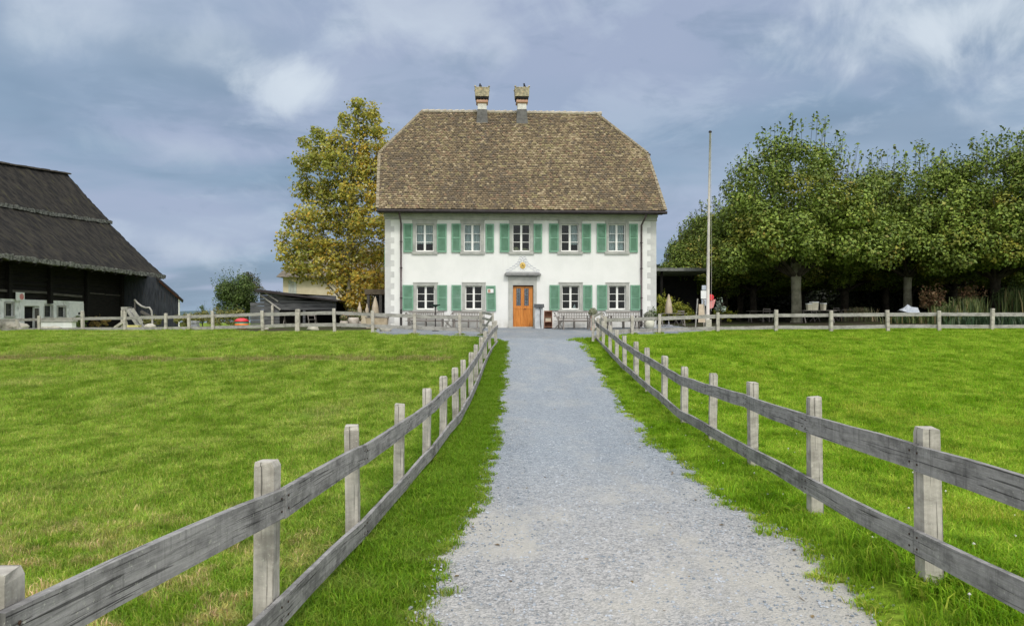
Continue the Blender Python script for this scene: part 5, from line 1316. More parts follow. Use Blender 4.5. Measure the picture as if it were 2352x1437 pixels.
# the tall yellowing tree left of the house
def autumn_tree():
    D = 49.0; g = np.random.default_rng(44); x0, y0 = pg_(800, D); zg = g1(x0, y0); t = thing('autumn_tree', 'tall loose tree turning yellow and ochre behind the corner of the white house', 'tree', (x0, y0, zg))
    K = D/F
    # blobs given by eye in the photograph's proportions, then placed in depth with real thickness
    prof = [(818, 245, 26), (850, 265, 24), (795, 275, 26), (825, 290, 38), (870, 298, 26), (730, 312, 20), (752, 325, 30), (712, 335, 20), (790, 335, 42), (840, 340, 45), (885, 340, 30),
            (700, 375, 28), (740, 375, 42), (790, 390, 50), (845, 395, 50), (880, 400, 40), (685, 415, 28), (715, 430, 40), (765, 445, 50), (820, 450, 50), (870, 455, 45),
            (668, 512, 22), (693, 500, 32), (735, 500, 45), (790, 505, 52), (845, 510, 52), (880, 520, 40), (664, 552, 24), (685, 560, 42), (735, 565, 48), (790, 570, 52), (850, 580, 52), (882, 590, 34),
            (668, 595, 34), (700, 610, 36), (745, 620, 38), (790, 625, 38), (840, 640, 42), (872, 650, 34), (690, 628, 20), (815, 670, 30), (845, 685, 28), (790, 660, 20), (822, 700, 22), (785, 690, 14), (800, 688, 22), (838, 703, 22), (862, 690, 22), (772, 655, 18), (858, 665, 30)]
    prof = [(a, b, r*1.0) for a, b, r in prof]
    P_, N_, T_ = [], [], []
    for (px, py, r) in prof:
        for s_ in range(3):
            th_ = g.uniform(-1, 1)*min(2.6, 1.0 + (py-220)/160.)*(0 if s_ == 0 else 1); rr = r*K*(1 if s_ == 0 else g.uniform(.65, .95))
            cx_, cz_ = (px-800)*K + g.normal(0, .2), E - (py-HY)*K - zg + g.normal(0, .15)
            n = int(1200*(rr/1.1)**2*.66); d = rdir(g, n); k_ = g.random(n); rad = rr*(1.06 - .62*k_**1.3)*(1+.22*np.sin(d[:, 0]*5+px)*np.sin(d[:, 2]*6+py))
            # leaves hang in small sprays with air between them
            q = d*rad[:, None]; spray = (np.sin(q[:, 0]*5.3+px)+np.sin(q[:, 1]*4.7+py)+np.sin(q[:, 2]*6.1+px*.3)) > .0
            P_.append((q*[1, 1, .85] + [cx_, th_, cz_])[spray]); N_.append(d[spray])
            # ochre towards the lower side by the house, greener at the top
            w_ = np.clip((py-300)/350., 0, 1)*.45 + np.clip((px-720)/160., 0, 1)*.3 - .02 + g.normal(0, .14); T_.append(np.full(spray.sum(), w_))
    P_, N_, T_ = np.concatenate(P_), np.concatenate(N_), np.concatenate(T_); n = len(P_)
    nrm = N_*.5 + [0, -.25, .4] + g.normal(0, .5, (n, 3)); nrm /= np.linalg.norm(nrm, axis=1, keepdims=True)
    T_ = T_ + g.normal(0, .22, n)
    green, olive, ochre, dark = np.array((.33, .36, .06)), np.array((.56, .49, .08)), np.array((.70, .46, .07)), np.array((.22, .20, .05))
    c = np.where(T_[:, None] < .25, green, np.where(T_[:, None] < .68, olive, ochre)); c = np.where(g.random((n, 1)) < .08, dark, c); c = np.where(g.random((n, 1)) < .10, np.array((.62, .60, .30)), c)
    co, f, cc = leaf_arrays(g, P_, nrm, .185, [(1, 1, 1)], [1], asp=.8); np_mesh('crown', co, f, M['leafdry'], cols=(c*cc).clip(0, 1), parent=t)
    b = MB(); H_ = 14.2
    b.tube([(0, 0, -.3), (0, 0, .3), (.05, 0, 3), (.1, 0, 7), (.4, 0, 11), (.5, 0, H_)], [.34, .26, .21, .16, .08, .02], 10); to = b.build('trunk', M['bark'], t, smooth=True)
    lb = MB()
    for (px, py, r) in prof[::2]:
        x, z = (px-800)*K, E-(py-HY)*K-zg; zb_ = max(1.2, z - abs(x)*.7 - .8); lb.tube([(.05, 0, zb_), (x*.5, g.normal(0, .3), (z+zb_)/2+.1), (x, g.normal(0, .6), z)], [.07, .045, .012], 5)
    lb.build('limb', M['bark'], to)
autumn_tree()
GR = [(.070, .120, .024), (.100, .155, .034), (.135, .180, .05), (.050, .08, .02)]
bush('round_tree', 'round dark green tree with wispy tips between the barn shed and the board shelter', 'tree', tloc(543, 50), 1.62, 1.5, 3.9, 15000, .11, GR, [3, 4, 2, 3], 5, .35, 60, blobs=60)
bush('brown_tipped_shrub', 'taller green shrub with browning tips rising behind the round dark tree', 'shrub', tloc(568, 53), 1.15, 1.2, 4.15, 7000, .11, [(.09, .10, .03), (.17, .11, .05), (.06, .09, .03)], [3, 2, 3], 6, .3, 14)
bush('small_tree', 'small blue-green tree peeping up beside the cream house', 'tree', tloc(638, 78, -1), .75, .8, 5.0, 3000, .16, [(.035, .07, .04), (.05, .09, .05)], [1, 1], 8, 1.0, 8)
bush('sapling', 'tiny dark sapling standing alone before the open sky', 'tree', tloc(465, 54), .40, .4, 1.75, 900, .08, GR, [3, 4, 2, 3], 9, .2, 10, blobs=14)
YG = [(.22, .21, .05), (.30, .27, .09), (.15, .17, .04), (.34, .30, .13), (.10, .12, .03)]
for i, (px, d, rx, h, lab) in enumerate(((425, 46, .75, .95, 'low yellow-green bush beside the corner of the barn shed'), (462, 49, 1.1, 1.15, 'low yellow-green bush under the tiny sapling'), (505, 47, 1.0, 1.35, 'low straw-coloured bush under the round dark tree'),
        (545, 46.5, .9, 1.2, 'low yellowing bush behind the red and orange tub'), (225, 57, 1.2, .95, 'ochre bush against the foot of the dark barn door'), (345, 55, 1.6, .9, 'yellow-green bush behind the curved timber rail'), (183, 53, .5, 1.0, 'small green bush at the end of the whitewashed wall'))):
    pal, w_ = (YG, [3, 3, 3, 1, 2]) if i != 6 else (GR, [3, 4, 2, 2])
    if i == 4: pal, w_ = [(.34, .22, .06), (.28, .24, .08), (.12, .09, .03)], [3, 2, 2]
    bush('low_bush', lab, 'bush', tloc(px, d), rx, .8, h, 2600, .085, pal, w_, 30+i, .0, 10, group='low bushes by the barn yard', trunk=False, blobs=22)
for i, (px, d, rx, h, lab) in enumerate(((1524, 47.5, .75, 2.0, 'yellow-green climber bush right against the house corner'), (1552, 46.5, .55, 1.55, 'yellow-green bush beside the closed beige parasol'), (1575, 47, .6, 1.25, 'lowest yellow-green bush under the pavilion roof'), (1660, 47, 1.1, .95, 'low olive bush just past the flagpole'))):
    bush('pavilion_bush', lab, 'bush', tloc(px, d), rx, .5, h, 2400, .10, [(.38, .42, .05), (.50, .45, .07), (.24, .30, .04), (.14, .16, .03)], [3, 2, 3, 1], 50+i, .0, 8, group='bushes by the pavilion', trunk=False, blobs=22)
# hedge added as dark backing, the shade under the trees in its colour
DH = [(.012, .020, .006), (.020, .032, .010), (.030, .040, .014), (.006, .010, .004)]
for i, (x, y, w_, h, lab) in enumerate(((16, 70, 7, 5.2, 'added shade-dark hedge section behind the pavilion end of the tree terrace'), (29, 71, 7, 5.2, 'added shade-dark hedge section behind the middle of the tree terrace'), (42, 71, 7, 5.2, 'added shade-dark hedge section behind the grasses'), (54, 66, 7, 5.2, 'added shade-dark hedge section at the outer end of the terrace'))):
    g = np.random.default_rng(70+i); t = thing('hedge', lab, 'hedge', (x, y, g1(x, y)), 0, 'dark hedges added behind the terrace'); n = 9000
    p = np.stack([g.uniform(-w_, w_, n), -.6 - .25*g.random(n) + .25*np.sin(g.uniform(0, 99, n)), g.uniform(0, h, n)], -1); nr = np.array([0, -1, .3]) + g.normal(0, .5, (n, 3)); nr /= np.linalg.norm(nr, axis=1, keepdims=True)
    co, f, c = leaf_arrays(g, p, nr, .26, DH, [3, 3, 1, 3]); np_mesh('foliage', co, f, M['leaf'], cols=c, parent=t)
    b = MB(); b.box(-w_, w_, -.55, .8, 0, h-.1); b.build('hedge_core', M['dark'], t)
# tall grasses and reeds at the outer end of the fence
RG = [(.06, .10, .025), (.09, .13, .035), (.14, .17, .06), (.035, .06, .02), (.18, .15, .06)]
def reeds(label, px, d, rx, h, n, seed, pal=RG, lean=.25):
    g = np.random.default_rng(seed); t = thing('tall_grass', label, 'plant', tloc(px, d), 0, 'tall grasses on the terrace')
    bx = g.normal(0, rx*.45, n); by = g.normal(0, .35, n); H_ = h*g.uniform(.5, 1.08, n); a = g.random(n)*6.28; l = lean*H_*g.random(n)
    b0 = np.stack([bx, by, np.zeros(n)], -1); m = b0 + np.stack([np.cos(a)*l*.3, np.sin(a)*l*.3, H_*.6], -1); tp = b0 + np.stack([np.cos(a)*l, np.sin(a)*l, H_], -1)
    w_ = np.stack([np.cos(a+1.5), np.sin(a+1.5), np.zeros(n)], -1)*.028
    co = np.stack([b0-w_, b0+w_, m+w_, m-w_, tp+w_*.2, tp-w_*.2], 1).reshape(-1, 3); i = np.arange(n)[:, None]*6
    f = np.concatenate([np.concatenate([i, i+1, i+2, i+3], 1), np.concatenate([i+3, i+2, i+4, i+5], 1)]); c = np.array(pal)[g.integers(0, len(pal), n)]*g.uniform(.7, 1.3, (n, 1))
    np_mesh('foliage', co, f, M['leaf'], cols=np.concatenate([c, c]), parent=t)
reeds('tall green grass clump at the frame edge, right of the darkest trunk', 2338, 43.5, 1.0, 1.9, 420, 80); reeds('tall green grass clump between the tan straw heap and the dark trunk', 2225, 43, 1.0, 1.45, 420, 81)
reeds('short grass clump growing under the tan straw heap', 2178, 42, .8, 1.0, 420, 82, lean=.4); reeds('broad low grass clump behind the fence under the white tent', 2085, 42.5, 1.2, .55, 700, 83, lean=.6)
reeds('dark low grass clump along the outer fence rails', 2290, 39, 2.4, .6, 900, 84, pal=[(.03, .06, .03), (.04, .08, .035), (.07, .10, .05)], lean=.5)
reeds('dry pale grass tuft in the shade between the rear trunks', 1975, 46, .8, .85, 500, 85, pal=[(.16, .17, .09), (.10, .12, .05), (.25, .20, .12)], lean=.5)

# ------------------------------------------------------------------ furniture and small things
def on(px, d): x, y = pg_(px, d); return x, y, g1(x, y)
def bench(name, label, px, d, wd, h=.90, rz=0.0, slats=19, group='slatted benches along the house wall'):
    x, y, z = on(px, d); t = thing(name, label, 'bench', (x, y, z), rz, group); w2 = wd/2
    b = MB()
    for k in range(4): b.box(-w2, w2, -.22+k*.11, -.13+k*.11, .42, .45)
    b.build('seat', M['greyboard2'], t)
    b = MB(); b.box(-w2, w2, .24, .29, h-.07, h); b.box(-w2, w2, .22, .26, .50, .56)
    for k in range(slats+1): u = -w2+.03 + (wd-.06)*k/slats; b.box(u-.018, u+.018, .235, .265, .561, h-.071)
    b.build('backrest', M['greyboard2'], t)
    for sx_ in (-w2+.05, 0, w2-.05):
        b = MB(); b.bar((sx_, -.20, 0), (sx_, -.20, .42), .06, .06, (1, 0, 0)); b.build('leg', M['greyboard2'], t)
        b = MB(); b.bar((sx_, .26, 0), (sx_, .215, .50), .06, .06, (1, 0, 0)); b.build('leg', M['greyboard2'], t)
    for sx_ in (-w2+.03, w2-.03):
        b = MB(); b.box(sx_-.03, sx_+.03, -.24, .24, .62, .65); b.box(sx_-.025, sx_+.025, -.22, -.17, .45, .62); b.build('armrest', M['greyboard2'], t)
    b = MB(); b.box(-w2, w2, -.24, -.21, .36, .42); b.build('apron', M['greyboard2'], t)
    return t
M['greyboard2'] = mat('weathered_teak', (.17, .155, .14), (.30, .275, .25), 5, .9, .2, stretch=(.6, 6, 6))
bench('slatted_bench', 'grey slatted bench under the ground floor window next to the wooden rack', 1319, 39.3, 1.75)
bench('slatted_bench', 'grey slatted bench by the downpipe at the flagpole end of the house', 1432, 39.2, 1.75)
bench('slatted_bench', 'grey slatted bench under the window farthest from the door, on the yellow tree side', 978, 39.2, 1.9)
bench('slatted_bench', 'grey slatted bench between the door and the small green parasol', 1076, 39.2, 1.7)
def table(label, px, d, wd, dp_, h=.74, m=None, rz=0.0, group='garden tables'):
    x, y, z = on(px, d); t = thing('garden_table', label, 'table', (x, y, z), rz, group); m = m or M['greyboard2']; w2, d2 = wd/2, dp_/2
    b = MB()
    for k in range(5): b.box(-w2, w2, -d2+k*dp_/5, -d2+(k+1)*dp_/5-.012, h-.035, h)
    b.build('table_top', m, t)
    for sx_ in (-1, 1):
        for s2 in (-1, 1):
            b = MB(); b.bar((sx_*(w2-.12), s2*(d2-.05), 0), (sx_*(w2-.12), -s2*(d2-.12)*.2, h-.04), .045, .05, (1, 0, 0)); b.build('leg', m, t)
    return t
table('grey folding table before the slatted bench next to the wooden rack', 1322, 38.3, 1.5, .75); table('grey folding table before the bench by the downpipe', 1432, 38.2, 1.5, .75)
table('grey folding table before the bench farthest from the door', 985, 38.1, 1.6, .75); table('grey folding table before the bench with the small parasol', 1070, 38.1, 1.4, .75)
def chair(label, px, d, rz, m=None, group='garden chairs'):
    x, y, z = on(px, d); t = thing('folding_chair', label, 'chair', (x, y, z), rz, group); m = m or M['greyboard2']
    b = MB()
    for k in range(5): b.box(-.21, .21, -.2+k*.085, -.13+k*.085, .43, .45)
    b.build('seat', m, t)
    b = MB(); b.box(-.21, .21, .20, .225, .80, .87); b.box(-.21, .21, .195, .22, .66, .72); b.build('backrest', m, t)
    for sx_ in (-.2, .2):
        b = MB(); b.bar((sx_, -.22, 0), (sx_, .225, .88), .025, .04, (1, 0, 0)); b.build('leg', m, t)
        b = MB(); b.bar((sx_*.9, .24, 0), (sx_*.9, -.18, .44), .025, .04, (1, 0, 0)); b.build('leg', m, t)
    return t
k0 = chair('grey folding chair at the bench table, turned towards the wooden rack', 1283, 38.6, R(80))
for lab, px, d, rz in (('grey folding chair beside the table that stands before the downpipe bench', 1394, 38.3, 95), ('grey folding chair at the outer side of the downpipe', 1478, 38.6, -80), ('folding chair between the two tables nearest the yellow tree', 1030, 38.6, -95),
        ('folding chair in front of the quoined house corner by the yellow tree', 942, 38.4, 85), ('folding chair under the open shelter nearest its post', 716, 45, 30), ('folding chair under the yellow tree, back to the fence', 800, 43, 190), ('folding chair beside the beige parasol of the pavilion', 1560, 43.5, 200),
        ('dark chair in the shade before the big plane trunk', 1760, 47, 170), ('dark chair in the shade past the big plane trunk', 1872, 48, 20), ('dark chair in the shade by the rear trunks', 1925, 48, 120)):
    x, y, z = on(px, d); copy_thing(k0, lab, (x, y, z), R(rz))
for lab, px, d, w_ in (('long dark table under the open board shelter', 690, 46.5, 2.2), ('table under the low branches of the yellow tree', 815, 44.5, 1.8), ('terrace table beside the closed beige parasol', 1545, 42.5, 1.5), ('terrace table carrying the cream boxes in the plane shade', 1878, 43.5, 1.9), ('terrace table deep in shade before the big trunk', 1750, 48.5, 1.8), ('terrace table deep in shade between rear trunks', 1960, 49, 1.8)):
    table(lab, px, d, w_, .8)
def parasol(label, px, d, h, r, m, z_lo=.95, group='closed parasols'):
    x, y, z = on(px, d); t = thing('parasol', label, 'parasol', (x, y, z), 0, group)
    b = MB(); b.tube([(0, 0, .06), (0, 0, h)], .022, 8); b.build('pole', M['post'], t)
    b = MB(); n_ = 14; prof = [(r*.85, z_lo), (r, z_lo+.12), (r*.78, z_lo+(h-z_lo)*.5), (r*.45, h-.25), (.03, h-.03)]; i0 = 0
    for q, zq in prof:
        for j in range(n_): a = 2*math.pi*j/n_; rr = q*(1 + (.18 if j % 2 else -.12)); b.v.append((rr*math.cos(a), rr*math.sin(a), zq))
    for k in range(len(prof)-1):
        for j in range(n_): j2 = (j+1) % n_; b.face((k*n_+j, k*n_+j2, (k+1)*n_+j2, (k+1)*n_+j))
    b.build('canopy', m, t, smooth=True)
    b = MB(); b.lathe([(.25, 0), (.25, .06), (.05, .09), (.04, .25)], n=16); b.build('base', M['concrete'], t); return t
parasol('closed beige parasol beside the yellow-green bushes at the house corner', 1536, 42.5, 1.85, .19, M['canvas'], .7)
parasol('closed beige parasol in front of the veranda', 862, 41.5, 1.72, .19, M['canvas'], .65); parasol('closed pale parasol under the low branches of the yellow tree', 826, 42.5, 1.45, .12, M['canvas'], .8)
parasol('closed pale parasol leaning by the veranda post', 843, 43, 1.35, .10, M['canvas'], .8)
# small dark green parasol-shaped stand in front of the house
x, y, z = on(1000, 37.2); t = thing('standing_ashtray', 'small dark flat-topped stand in front of the window farthest from the door', 'stand', (x, y, z))
b = MB(); b.lathe([(.02, 1.18), (.10, 1.24), (.24, 1.30), (.25, 1.33), (.0, 1.31)], n=16); b.build('bowl', mat('dark_green_metal', (.01, .03, .02), (.02, .05, .035), 4, .5, .05), t)
b = MB(); b.tube([(0, 0, 0), (0, 0, 1.22)], .03, 8); b.lathe([(.18, 0), (.18, .03), (.04, .06)], n=14); b.build('column', M['gutter'], t)
# lectern by the door, rack, ball plant, white jug
x, y, z = on(1238, 39.1); t = thing('menu_stand', 'pale grey stand with a sloping dark top beside the orange door', 'stand', (x, y, z))
b = MB(); b.hexa([(-.22, -.12, 0), (.22, -.12, 0), (.22, .12, 0), (-.22, .12, 0), (-.20, -.10, 1.12), (.20, -.10, 1.12), (.20, .10, 1.2), (-.20, .10, 1.2)]); b.build('body', mat('stand_grey', (.42, .44, .45), (.55, .57, .58), 4, .7, .1), t)
b = MB(); b.hexa([(-.27, -.2, 1.12), (.27, -.2, 1.12), (.27, .16, 1.27), (-.27, .16, 1.27), (-.27, -.2, 1.16), (.27, -.2, 1.16), (.27, .16, 1.31), (-.27, .16, 1.31)]); b.build('desk', M['dooriron'], t)
b = MB(); b.tube([(.02, -.14, 1.12), (.08, -.16, .95), (.06, -.15, .6), (.10, -.14, .05)], .022, 6); b.build('strut', M['dooriron'], t)
x, y, z = on(1259, 39.2); t = thing('wooden_rack', 'brown wooden rack with shelves standing against the white wall near the door', 'rack', (x, y, z))
mb_ = mat('rack_wood', (.20, .09, .06), (.32, .17, .11), 5, .8, .1)
for nm, bb in (('side_panel', (-.21, -.18, -.16, .16, 0, .95)), ('side_panel', (.18, .21, -.16, .16, 0, .95)), ('back_panel', (-.18, .18, .14, .16, 0, .95))):
    b = MB(); b.box(*bb); b.build(nm, mb_, t)
for h_ in (.08, .34, .60, .90):
    b = MB(); b.box(-.18, .18, -.16, .14, h_, h_+.035); b.build('shelf', mb_, t)
b = MB(); b.box(-.15, .15, -.12, .1, .376, .56); b.build('crate', M['canvas'], t)
x, y, z = on(1362, 37.6); t = thing('ball_planter', 'grey-green ball plant on a tall terracotta pedestal at the end of the bench', 'plant', (x, y, z))
b = MB(); b.lathe([(.13, 0), (.14, .08), (.09, .12), (.085, .6), (.12, .66), (.13, .75)], n=14); b.build('pedestal', M['terracotta'], t)
g = np.random.default_rng(8); n = 900; d_ = rdir(g, n); co, f, c = leaf_arrays(g, d_*(.23*(.8+.25*g.random(n)))[:, None] + [0, 0, .92], d_, .06, [(.20, .22, .12), (.28, .29, .18), (.12, .14, .08)], [1, 1, 1]); np_mesh('foliage', co, f, M['leaf'], cols=c, parent=t)
x, y, z = on(1491, 38.6); t = thing('stone_urn', 'round cream stone urn at the foot of the house corner beside the downpipe', 'urn', (x, y, z))
b = MB(); b.lathe([(.14, 0), (.24, .10), (.29, .26), (.26, .42), (.17, .50), (.20, .55), (.15, .56)], n=18); b.build('body', mat('cream_stone', (.52, .52, .42), (.64, .63, .52), 4, .9, .3), t, smooth=True)
g = np.random.default_rng(9); n = 500; d_ = rdir(g, n); co, f, c = leaf_arrays(g, d_*[.3, .3, .2]*(.6+.4*g.random(n))[:, None] + [0, 0, .72], d_, .09, [(.16, .18, .12), (.26, .27, .2)], [1, 1]); np_mesh('foliage', co, f, M['leaf'], cols=c, parent=t)
x, y, z = on(1512, 38.8); bush('potted_shrub', 'dark little shrub at the very corner of the white house', 'shrub', (x-.3, y, z), .3, .3, 1.05, 700, .08, GR, [3, 3, 2, 2], 61, .3, 4)
# terrace things
x, y, z = on(1612, 40.5); t = thing('easel_board', 'narrow wooden easel board leaning behind the flagpole', 'board', (x, y, z))
for sgn, nm in ((-1, 'leg'), (1, 'leg')):
    b = MB(); b.bar((sgn*.30-.05, 0, 0), (sgn*.12 - .10 if sgn < 0 else .10, .05, 1.55), .05, .10, (0, -1, 0)); b.build(nm, M['fencefar'], t)
b = MB(); b.hexa([(-.20, -.03, .25), (.28, -.03, .25), (.28, .0, .25), (-.20, .0, .25), (-.16, .02, 1.25), (.14, .02, 1.25), (.14, .05, 1.25), (-.16, .05, 1.25)]); b.build('panel', M['canvas'], t)
x, y, z = on(1617, 41.5); t = thing('white_notice', 'white poster sheets on a stake directly behind the flagpole', 'sign', (x, y, z))
b = MB(); b.tube([(0, .03, 0), (0, .03, 2.15)], .03, 6); b.build('stake', M['post'], t)
for (x0_, x1_, z0_, z1_, mm_) in ((-.17, .14, 1.55, 2.0, 'white'), (-.14, .16, 1.16, 1.52, 'whitecanvas'), (-.12, .12, 2.04, 2.3, 'whitecanvas')):
    b = MB(); b.box(x0_, x1_, -.01, .005, z0_, z1_); b.build('sheet', M[mm_], t)
b = MB(); b.box(-.02, .05, -.014, -.0105, 1.36, 1.42); b.box(-.08, .06, -.014, -.0105, 1.20, 1.26); b.build('printed_mark', M['shedboard'], t)
x, y, z = on(1633, 41.0); t = thing('round_red_sign', 'round red sign on a pink panel peeping out beside the flagpole', 'sign', (x, y, z))
b = MB(); b.lathe([(.16, 0), (.17, .015), (.16, .03)], n=22); b.v = [(x_-.02, -.05-z_, 1.62 + y_) for x_, y_, z_ in b.v]; b.build('disc', M['red'], t)
b = MB(); b.hexa([(-.15, -.02, .95), (.12, -.02, 1.05), (.12, .01, 1.05), (-.15, .01, .95), (-.10, -.02, 1.45), (.26, -.02, 1.52), (.26, .01, 1.52), (-.10, .01, 1.45)]); b.build('panel', M['pink'], t)
b = MB(); b.tube([(0, .05, 0), (0, .05, 1.7)], .03, 6); b.build('stake', M['gutter'], t)
bush('grey_leaved_plant', 'pale grey-leaved plant spilling beside the round red sign', 'plant', on(1655, 42), .35, .3, 1.35, 260, .12, [(.40, .45, .40), (.25, .32, .26), (.12, .16, .10)], [2, 2, 1], 66, .7, 4, trunk=True, blobs=8)
for i, (px, w_, h_, lab) in enumerate(((1860, .36, .40, 'cream box on the shaded table, the lower of the two side by side'), (1870, .40, .50, 'taller cream box on the shaded table'), (1891, .20, .42, 'narrow cream container alone on the shaded table'))):
    x, y = pg_(px, 43.4); z = g1(*pg_(1878, 43.5)) + .74; t = thing('cream_box', lab, 'box', (x, y, z), R(8*i), 'cream boxes on the shaded table')
    b = MB(); b.hexa([(-w_*.42, -.14, 0), (w_*.42, -.14, 0), (w_*.42, .14, 0), (-w_*.42, .14, 0), (-w_/2, -.16, h_-.06), (w_/2, -.16, h_-.06), (w_/2, .16, h_-.06), (-w_/2, .16, h_-.06)]); b.build('body', mat('cream_box', (.62, .58, .44), (.72, .68, .54), 4, .7, .05), t, bevel=.01)
    b = MB(); b.box(-w_/2-.01, w_/2+.01, -.17, .17, h_-.058, h_); b.build('lid', M['white'], t, bevel=.008)
x, y, z = on(2095, 44); z -= .12; t = thing('white_canopy', 'low white folded canopy sheet draped among the plants under the plane trees', 'canopy', (x, y, z))
b = MB(); pts_ = [(-1.05, .95), (-.65, 1.10), (-.35, 1.32), (-.05, 1.15), (.25, 1.12), (.45, 1.1)]; lo_ = [(-1.0, .88), (-.6, .78), (-.35, .62), (-.05, .52), (.25, .50), (.45, .55)]
for k in range(5):
    b.quad((lo_[k][0], -.5, lo_[k][1]), (lo_[k+1][0], -.55, lo_[k+1][1]), (pts_[k+1][0], .0, pts_[k+1][1]), (pts_[k][0], .0, pts_[k][1])); b.quad((pts_[k][0], .0, pts_[k][1]), (pts_[k+1][0], .0, pts_[k+1][1]), (lo_[k+1][0], .55, lo_[k+1][1]), (lo_[k][0], .5, lo_[k][1]))
b.v = [(x_*.75, y_*.7, z_*.9) for x_, y_, z_ in b.v]; b.build('sheet', M['whitecanvas'], t)
for q in (-.4, .05, .3):
    b = MB(); b.tube([(q, 0, 0), (q, 0, .93)], .025, 6); b.build('support', M['post'], t)
TN = [(.34, .20, .10), (.22, .13, .07), (.42, .28, .16), (.12, .10, .04), (.10, .13, .05)]
bush('dry_shrub', 'tan withered shrub mound between the white folded canopy and the grasses', 'shrub', on(2142, 45), 1.0, .8, 2.05, 3600, .13, TN, [4, 3, 2, 2, 1], 71, .55, 26, trunk=False, blobs=26, group='withered shrubs on the terrace')
bush('dry_shrub', 'reddish brown withered shrub nearest the darkest trunk', 'shrub', on(2232, 45.5), .9, .8, 2.15, 3000, .13, TN, [3, 4, 1, 3, 3], 72, .5, 26, trunk=False, blobs=24, group='withered shrubs on the terrace')
bush('terrace_shrub', 'leafy green shrub filling the gap below the withered shrubs', 'shrub', on(2190, 43.6), 1.5, .6, 1.3, 3400, .12, [(.09, .13, .03), (.14, .17, .05), (.05, .08, .02)], [3, 2, 2], 73, 0, 40, trunk=False, blobs=30)
bush('terrace_shrub', 'leafy green shrub at the frame edge among the tall grasses', 'shrub', on(2330, 44.5), 1.3, .6, 2.2, 3400, .12, [(.08, .13, .04), (.12, .17, .06), (.05, .08, .02)], [3, 2, 2], 74, 0, 50, trunk=False, blobs=30)
# barn yard things
x, y, z = on(555, 41.0); t = thing('play_tub', 'orange round tub with a bright red lid standing just behind the rail fence', 'tub', (x, y, z))
b = MB(); b.lathe([(.26, 0), (.34, .10), (.37, .26), (.36, .30)], n=20); b.build('body', M['orange'], t, smooth=True)
b = MB(); b.lathe([(.37, .40), (.39, .44), (.30, .54), (.12, .60), (.0, .61)], n=20); b.build('lid', M['red'], t, smooth=True)
b = MB(); b.lathe([(.345, .30), (.345, .40)], n=20); b.build('collar', mat('green_band', (.10, .30, .22), (.14, .36, .27), 4, .6, .05), t)
x, y, z = on(445, 40.6); t = thing('stone_trough', 'pale grey stone trough block at the fence below the low bushes', 'trough', (x, y, z-.1))
b = MB(); b.box(-.26, .26, -.2, .2, 0, .36); b.box(-.24, .24, -.22, .2, .45, .58); b.box(-.22, .22, -.18, .18, .362, .449); b.build('body', M['concrete'], t, bevel=.015)
x, y, z = on(308, 49.0); t = thing('timber_slide', 'pale weathered timber slide-like frame with a curved rail in front of the dark barn door', 'frame', (x, y, z))
px_m = lambda px: (px-308)/F*49.0; pz_m = lambda py: (E - (py-HY)/F*49.0) - z
b = MB(); b.hexa([(px_m(284), -.3, pz_m(712)), (px_m(297), -.3, pz_m(712)), (px_m(297), .3, pz_m(712)), (px_m(284), .3, pz_m(712)), (px_m(283), -.3, pz_m(705)), (px_m(298), -.3, pz_m(704.5)), (px_m(298), .3, pz_m(704.5)), (px_m(283), .3, pz_m(705))]); b.build('platform', M['fencefar'], t)
b = MB(); b.bar((px_m(297), 0, pz_m(710)), (px_m(331), -.1, pz_m(760)), .62, .16, (0, 0, 1)); b.bar((px_m(309), -.34, pz_m(709)), (px_m(332), -.34, pz_m(742)), .05, .22, (0, 0, 1)); b.build('chute', M['fencefar'], t)
for px_ in (285, 291):
    b = MB(); b.bar((px_m(px_), -.25, 0), (px_m(px_), -.25, pz_m(712)), .12, .12, (1, 0, 0)); b.build('post', M['post'], t)
b = MB(); b.bar((px_m(298), -.2, 0), (px_m(289), -.2, pz_m(725)), .1, .1, (1, 0, 0)); b.bar((px_m(270), -.35, pz_m(752)), (px_m(291), -.35, pz_m(738)), .1, .16); b.build('brace', M['post'], t)
b = MB(); b.tube([(px_m(309), 0, pz_m(688)), (px_m(316), 0, pz_m(696)), (px_m(325), 0, pz_m(703)), (px_m(335), 0, pz_m(706.5)), (px_m(343), 0, pz_m(706)), (px_m(348), 0, pz_m(713)), (px_m(349.5), 0, pz_m(727)), (px_m(350), 0, 0)], .062, 8); b.build('curved_rail', M['fencefar'], t, smooth=True)
b = MB(); b.bar((px_m(322), .1, pz_m(715)), (px_m(345), .1, pz_m(727)), .12, .16); b.bar((px_m(309), .1, 0), (px_m(309), .05, pz_m(688)), .07, .07, (1, 0, 0)); b.build('crosspiece', M['beam'], t)
for i, (px, d, r, lab) in enumerate(((6, 46.6, .5, 'large pale boulder at the frame edge below the barn'), (24, 46.4, .42, 'flat tan boulder beside the largest one by the barn'), (40, 46.2, .40, 'tan boulder nearest the leaning fence post'), (103, 47, .22, 'small pale rock under the whitewashed bench'), (126, 47, .25, 'small rounded rock under the end of the whitewashed bench'), (345, 44, .28, 'pale stone behind the foot of the timber slide'), (1384, 36.6, .13, 'small white stone at the foot of the gate'), (887, 37.0, .24, 'pale boulder at the yellow tree side of the forecourt'), (718, 38.5, .24, 'pale rock under the lower fence rail by the shelter'), (612, 40.2, .09, 'very small white stone at the end of the board wall'))):
    x, y, z = on(px, d); t = thing('boulder', lab, 'rock', (x, y, z), 0, 'pale stones along the fences'); b = MB(); b.rock((0, 0, r*.45), r, 20+i, (1.35, 1, .75), 12); b.build('stone', M['rock'], t, smooth=True)
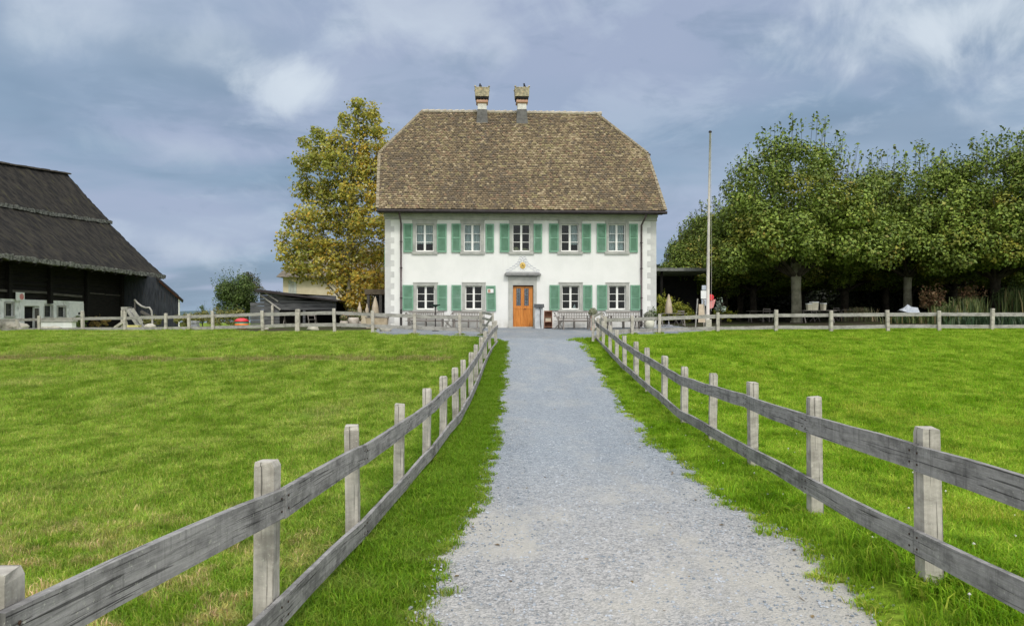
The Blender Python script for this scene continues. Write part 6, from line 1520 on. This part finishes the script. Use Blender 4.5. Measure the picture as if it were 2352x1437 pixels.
x, y, z = on(306, 43.6); t = thing('yellow_crate', 'flat pale yellow box lying at the foot of the timber slide', 'box', (x, y, z)); b = MB(); b.box(-.38, .38, -.2, .2, 0, .24); b.build('body', M['yellow'], t, bevel=.02); b = MB(); b.box(-.40, .40, -.22, .22, .241, .28); b.build('lid', M['yellow'], t)
x, y = pg_(133, 48.2); t = thing('whitewashed_bench', 'long white block bench in front of the whitewashed barn wall', 'bench', (x, y, g1(x, y)-.1)); b = MB(); b.box(-1.05, 1.05, -.25, .25, 0, .62); b.build('block', M['white'], t, bevel=.03); b = MB(); b.box(-1.12, 1.12, -.30, .28, .621, .72); b.build('seat_slab', M['stone'], t)
for i, (px, d, lab) in enumerate(((812, 41.5, 'pale round flower pot under the yellow tree'), (822, 41.8, 'small flower pot beside the pale round one'), (790, 41, 'flower pot nearest the tall fence post'))):
    x, y, z = on(px, d); t = thing('flower_pot', lab, 'pot', (x, y, z), 0, 'pots under the yellow tree'); s_ = (1.3, .8, .9)[i]
    b = MB(); b.lathe([(.14*s_, 0), (.22*s_, .14*s_), (.25*s_, .34*s_), (.21*s_, .44*s_)], n=16); b.build('pot', mat('pale_pot', (.45, .40, .34), (.6, .54, .48), 4, .8, .1), t, smooth=True)
    n = 260; d_ = rdir(g, n); co, f, c = leaf_arrays(g, d_*[.3, .3, .26]*(.5+.5*g.random(n))[:, None]*s_ + [0, 0, .62*s_], d_, .09, [(.10, .14, .05), (.2, .2, .08), (.35, .18, .12)], [3, 2, 1]); np_mesh('foliage', co, f, M['leaf'], cols=c, parent=t)
x, y, z = on(868, 39.5); t = thing('timber_bin', 'low tan timber planter box in front of the veranda', 'planter', (x, y, z)); b = MB(); b.hexa([(-.55, -.3, 0), (.5, -.3, 0), (.5, .3, 0), (-.55, .3, 0), (-.6, -.35, .55), (.55, -.35, .55), (.55, .35, .55), (-.6, .35, .55)]); b.build('body', mat('tan_timber', (.36, .29, .20), (.46, .38, .27), 4, .9, .2), t)
b = MB(); b.box(-.62, .58, -.37, .37, .551, .60); b.build('rim', M['greyboard2'], t)

# rank tufts left standing round the feet of the fence posts
pp_ = [(x_, y_) for x_, y_ in POSTS if y_ < 46]; q_ = np.repeat(np.array(pp_), 9, 0); aa_ = g.random(len(q_))*6.28; rr_ = g.uniform(.04, .16, len(q_)); xq, yq = q_[:, 0]+rr_*np.cos(aa_), q_[:, 1]+rr_*np.sin(aa_)
scatter('post_grass', np.stack([xq, yq, gz(xq, yq)], -1), g.random(len(xq))*6.28, g.uniform(1.4, 2.7, len(xq)), srcs3, g.integers(0, 5, len(xq)))
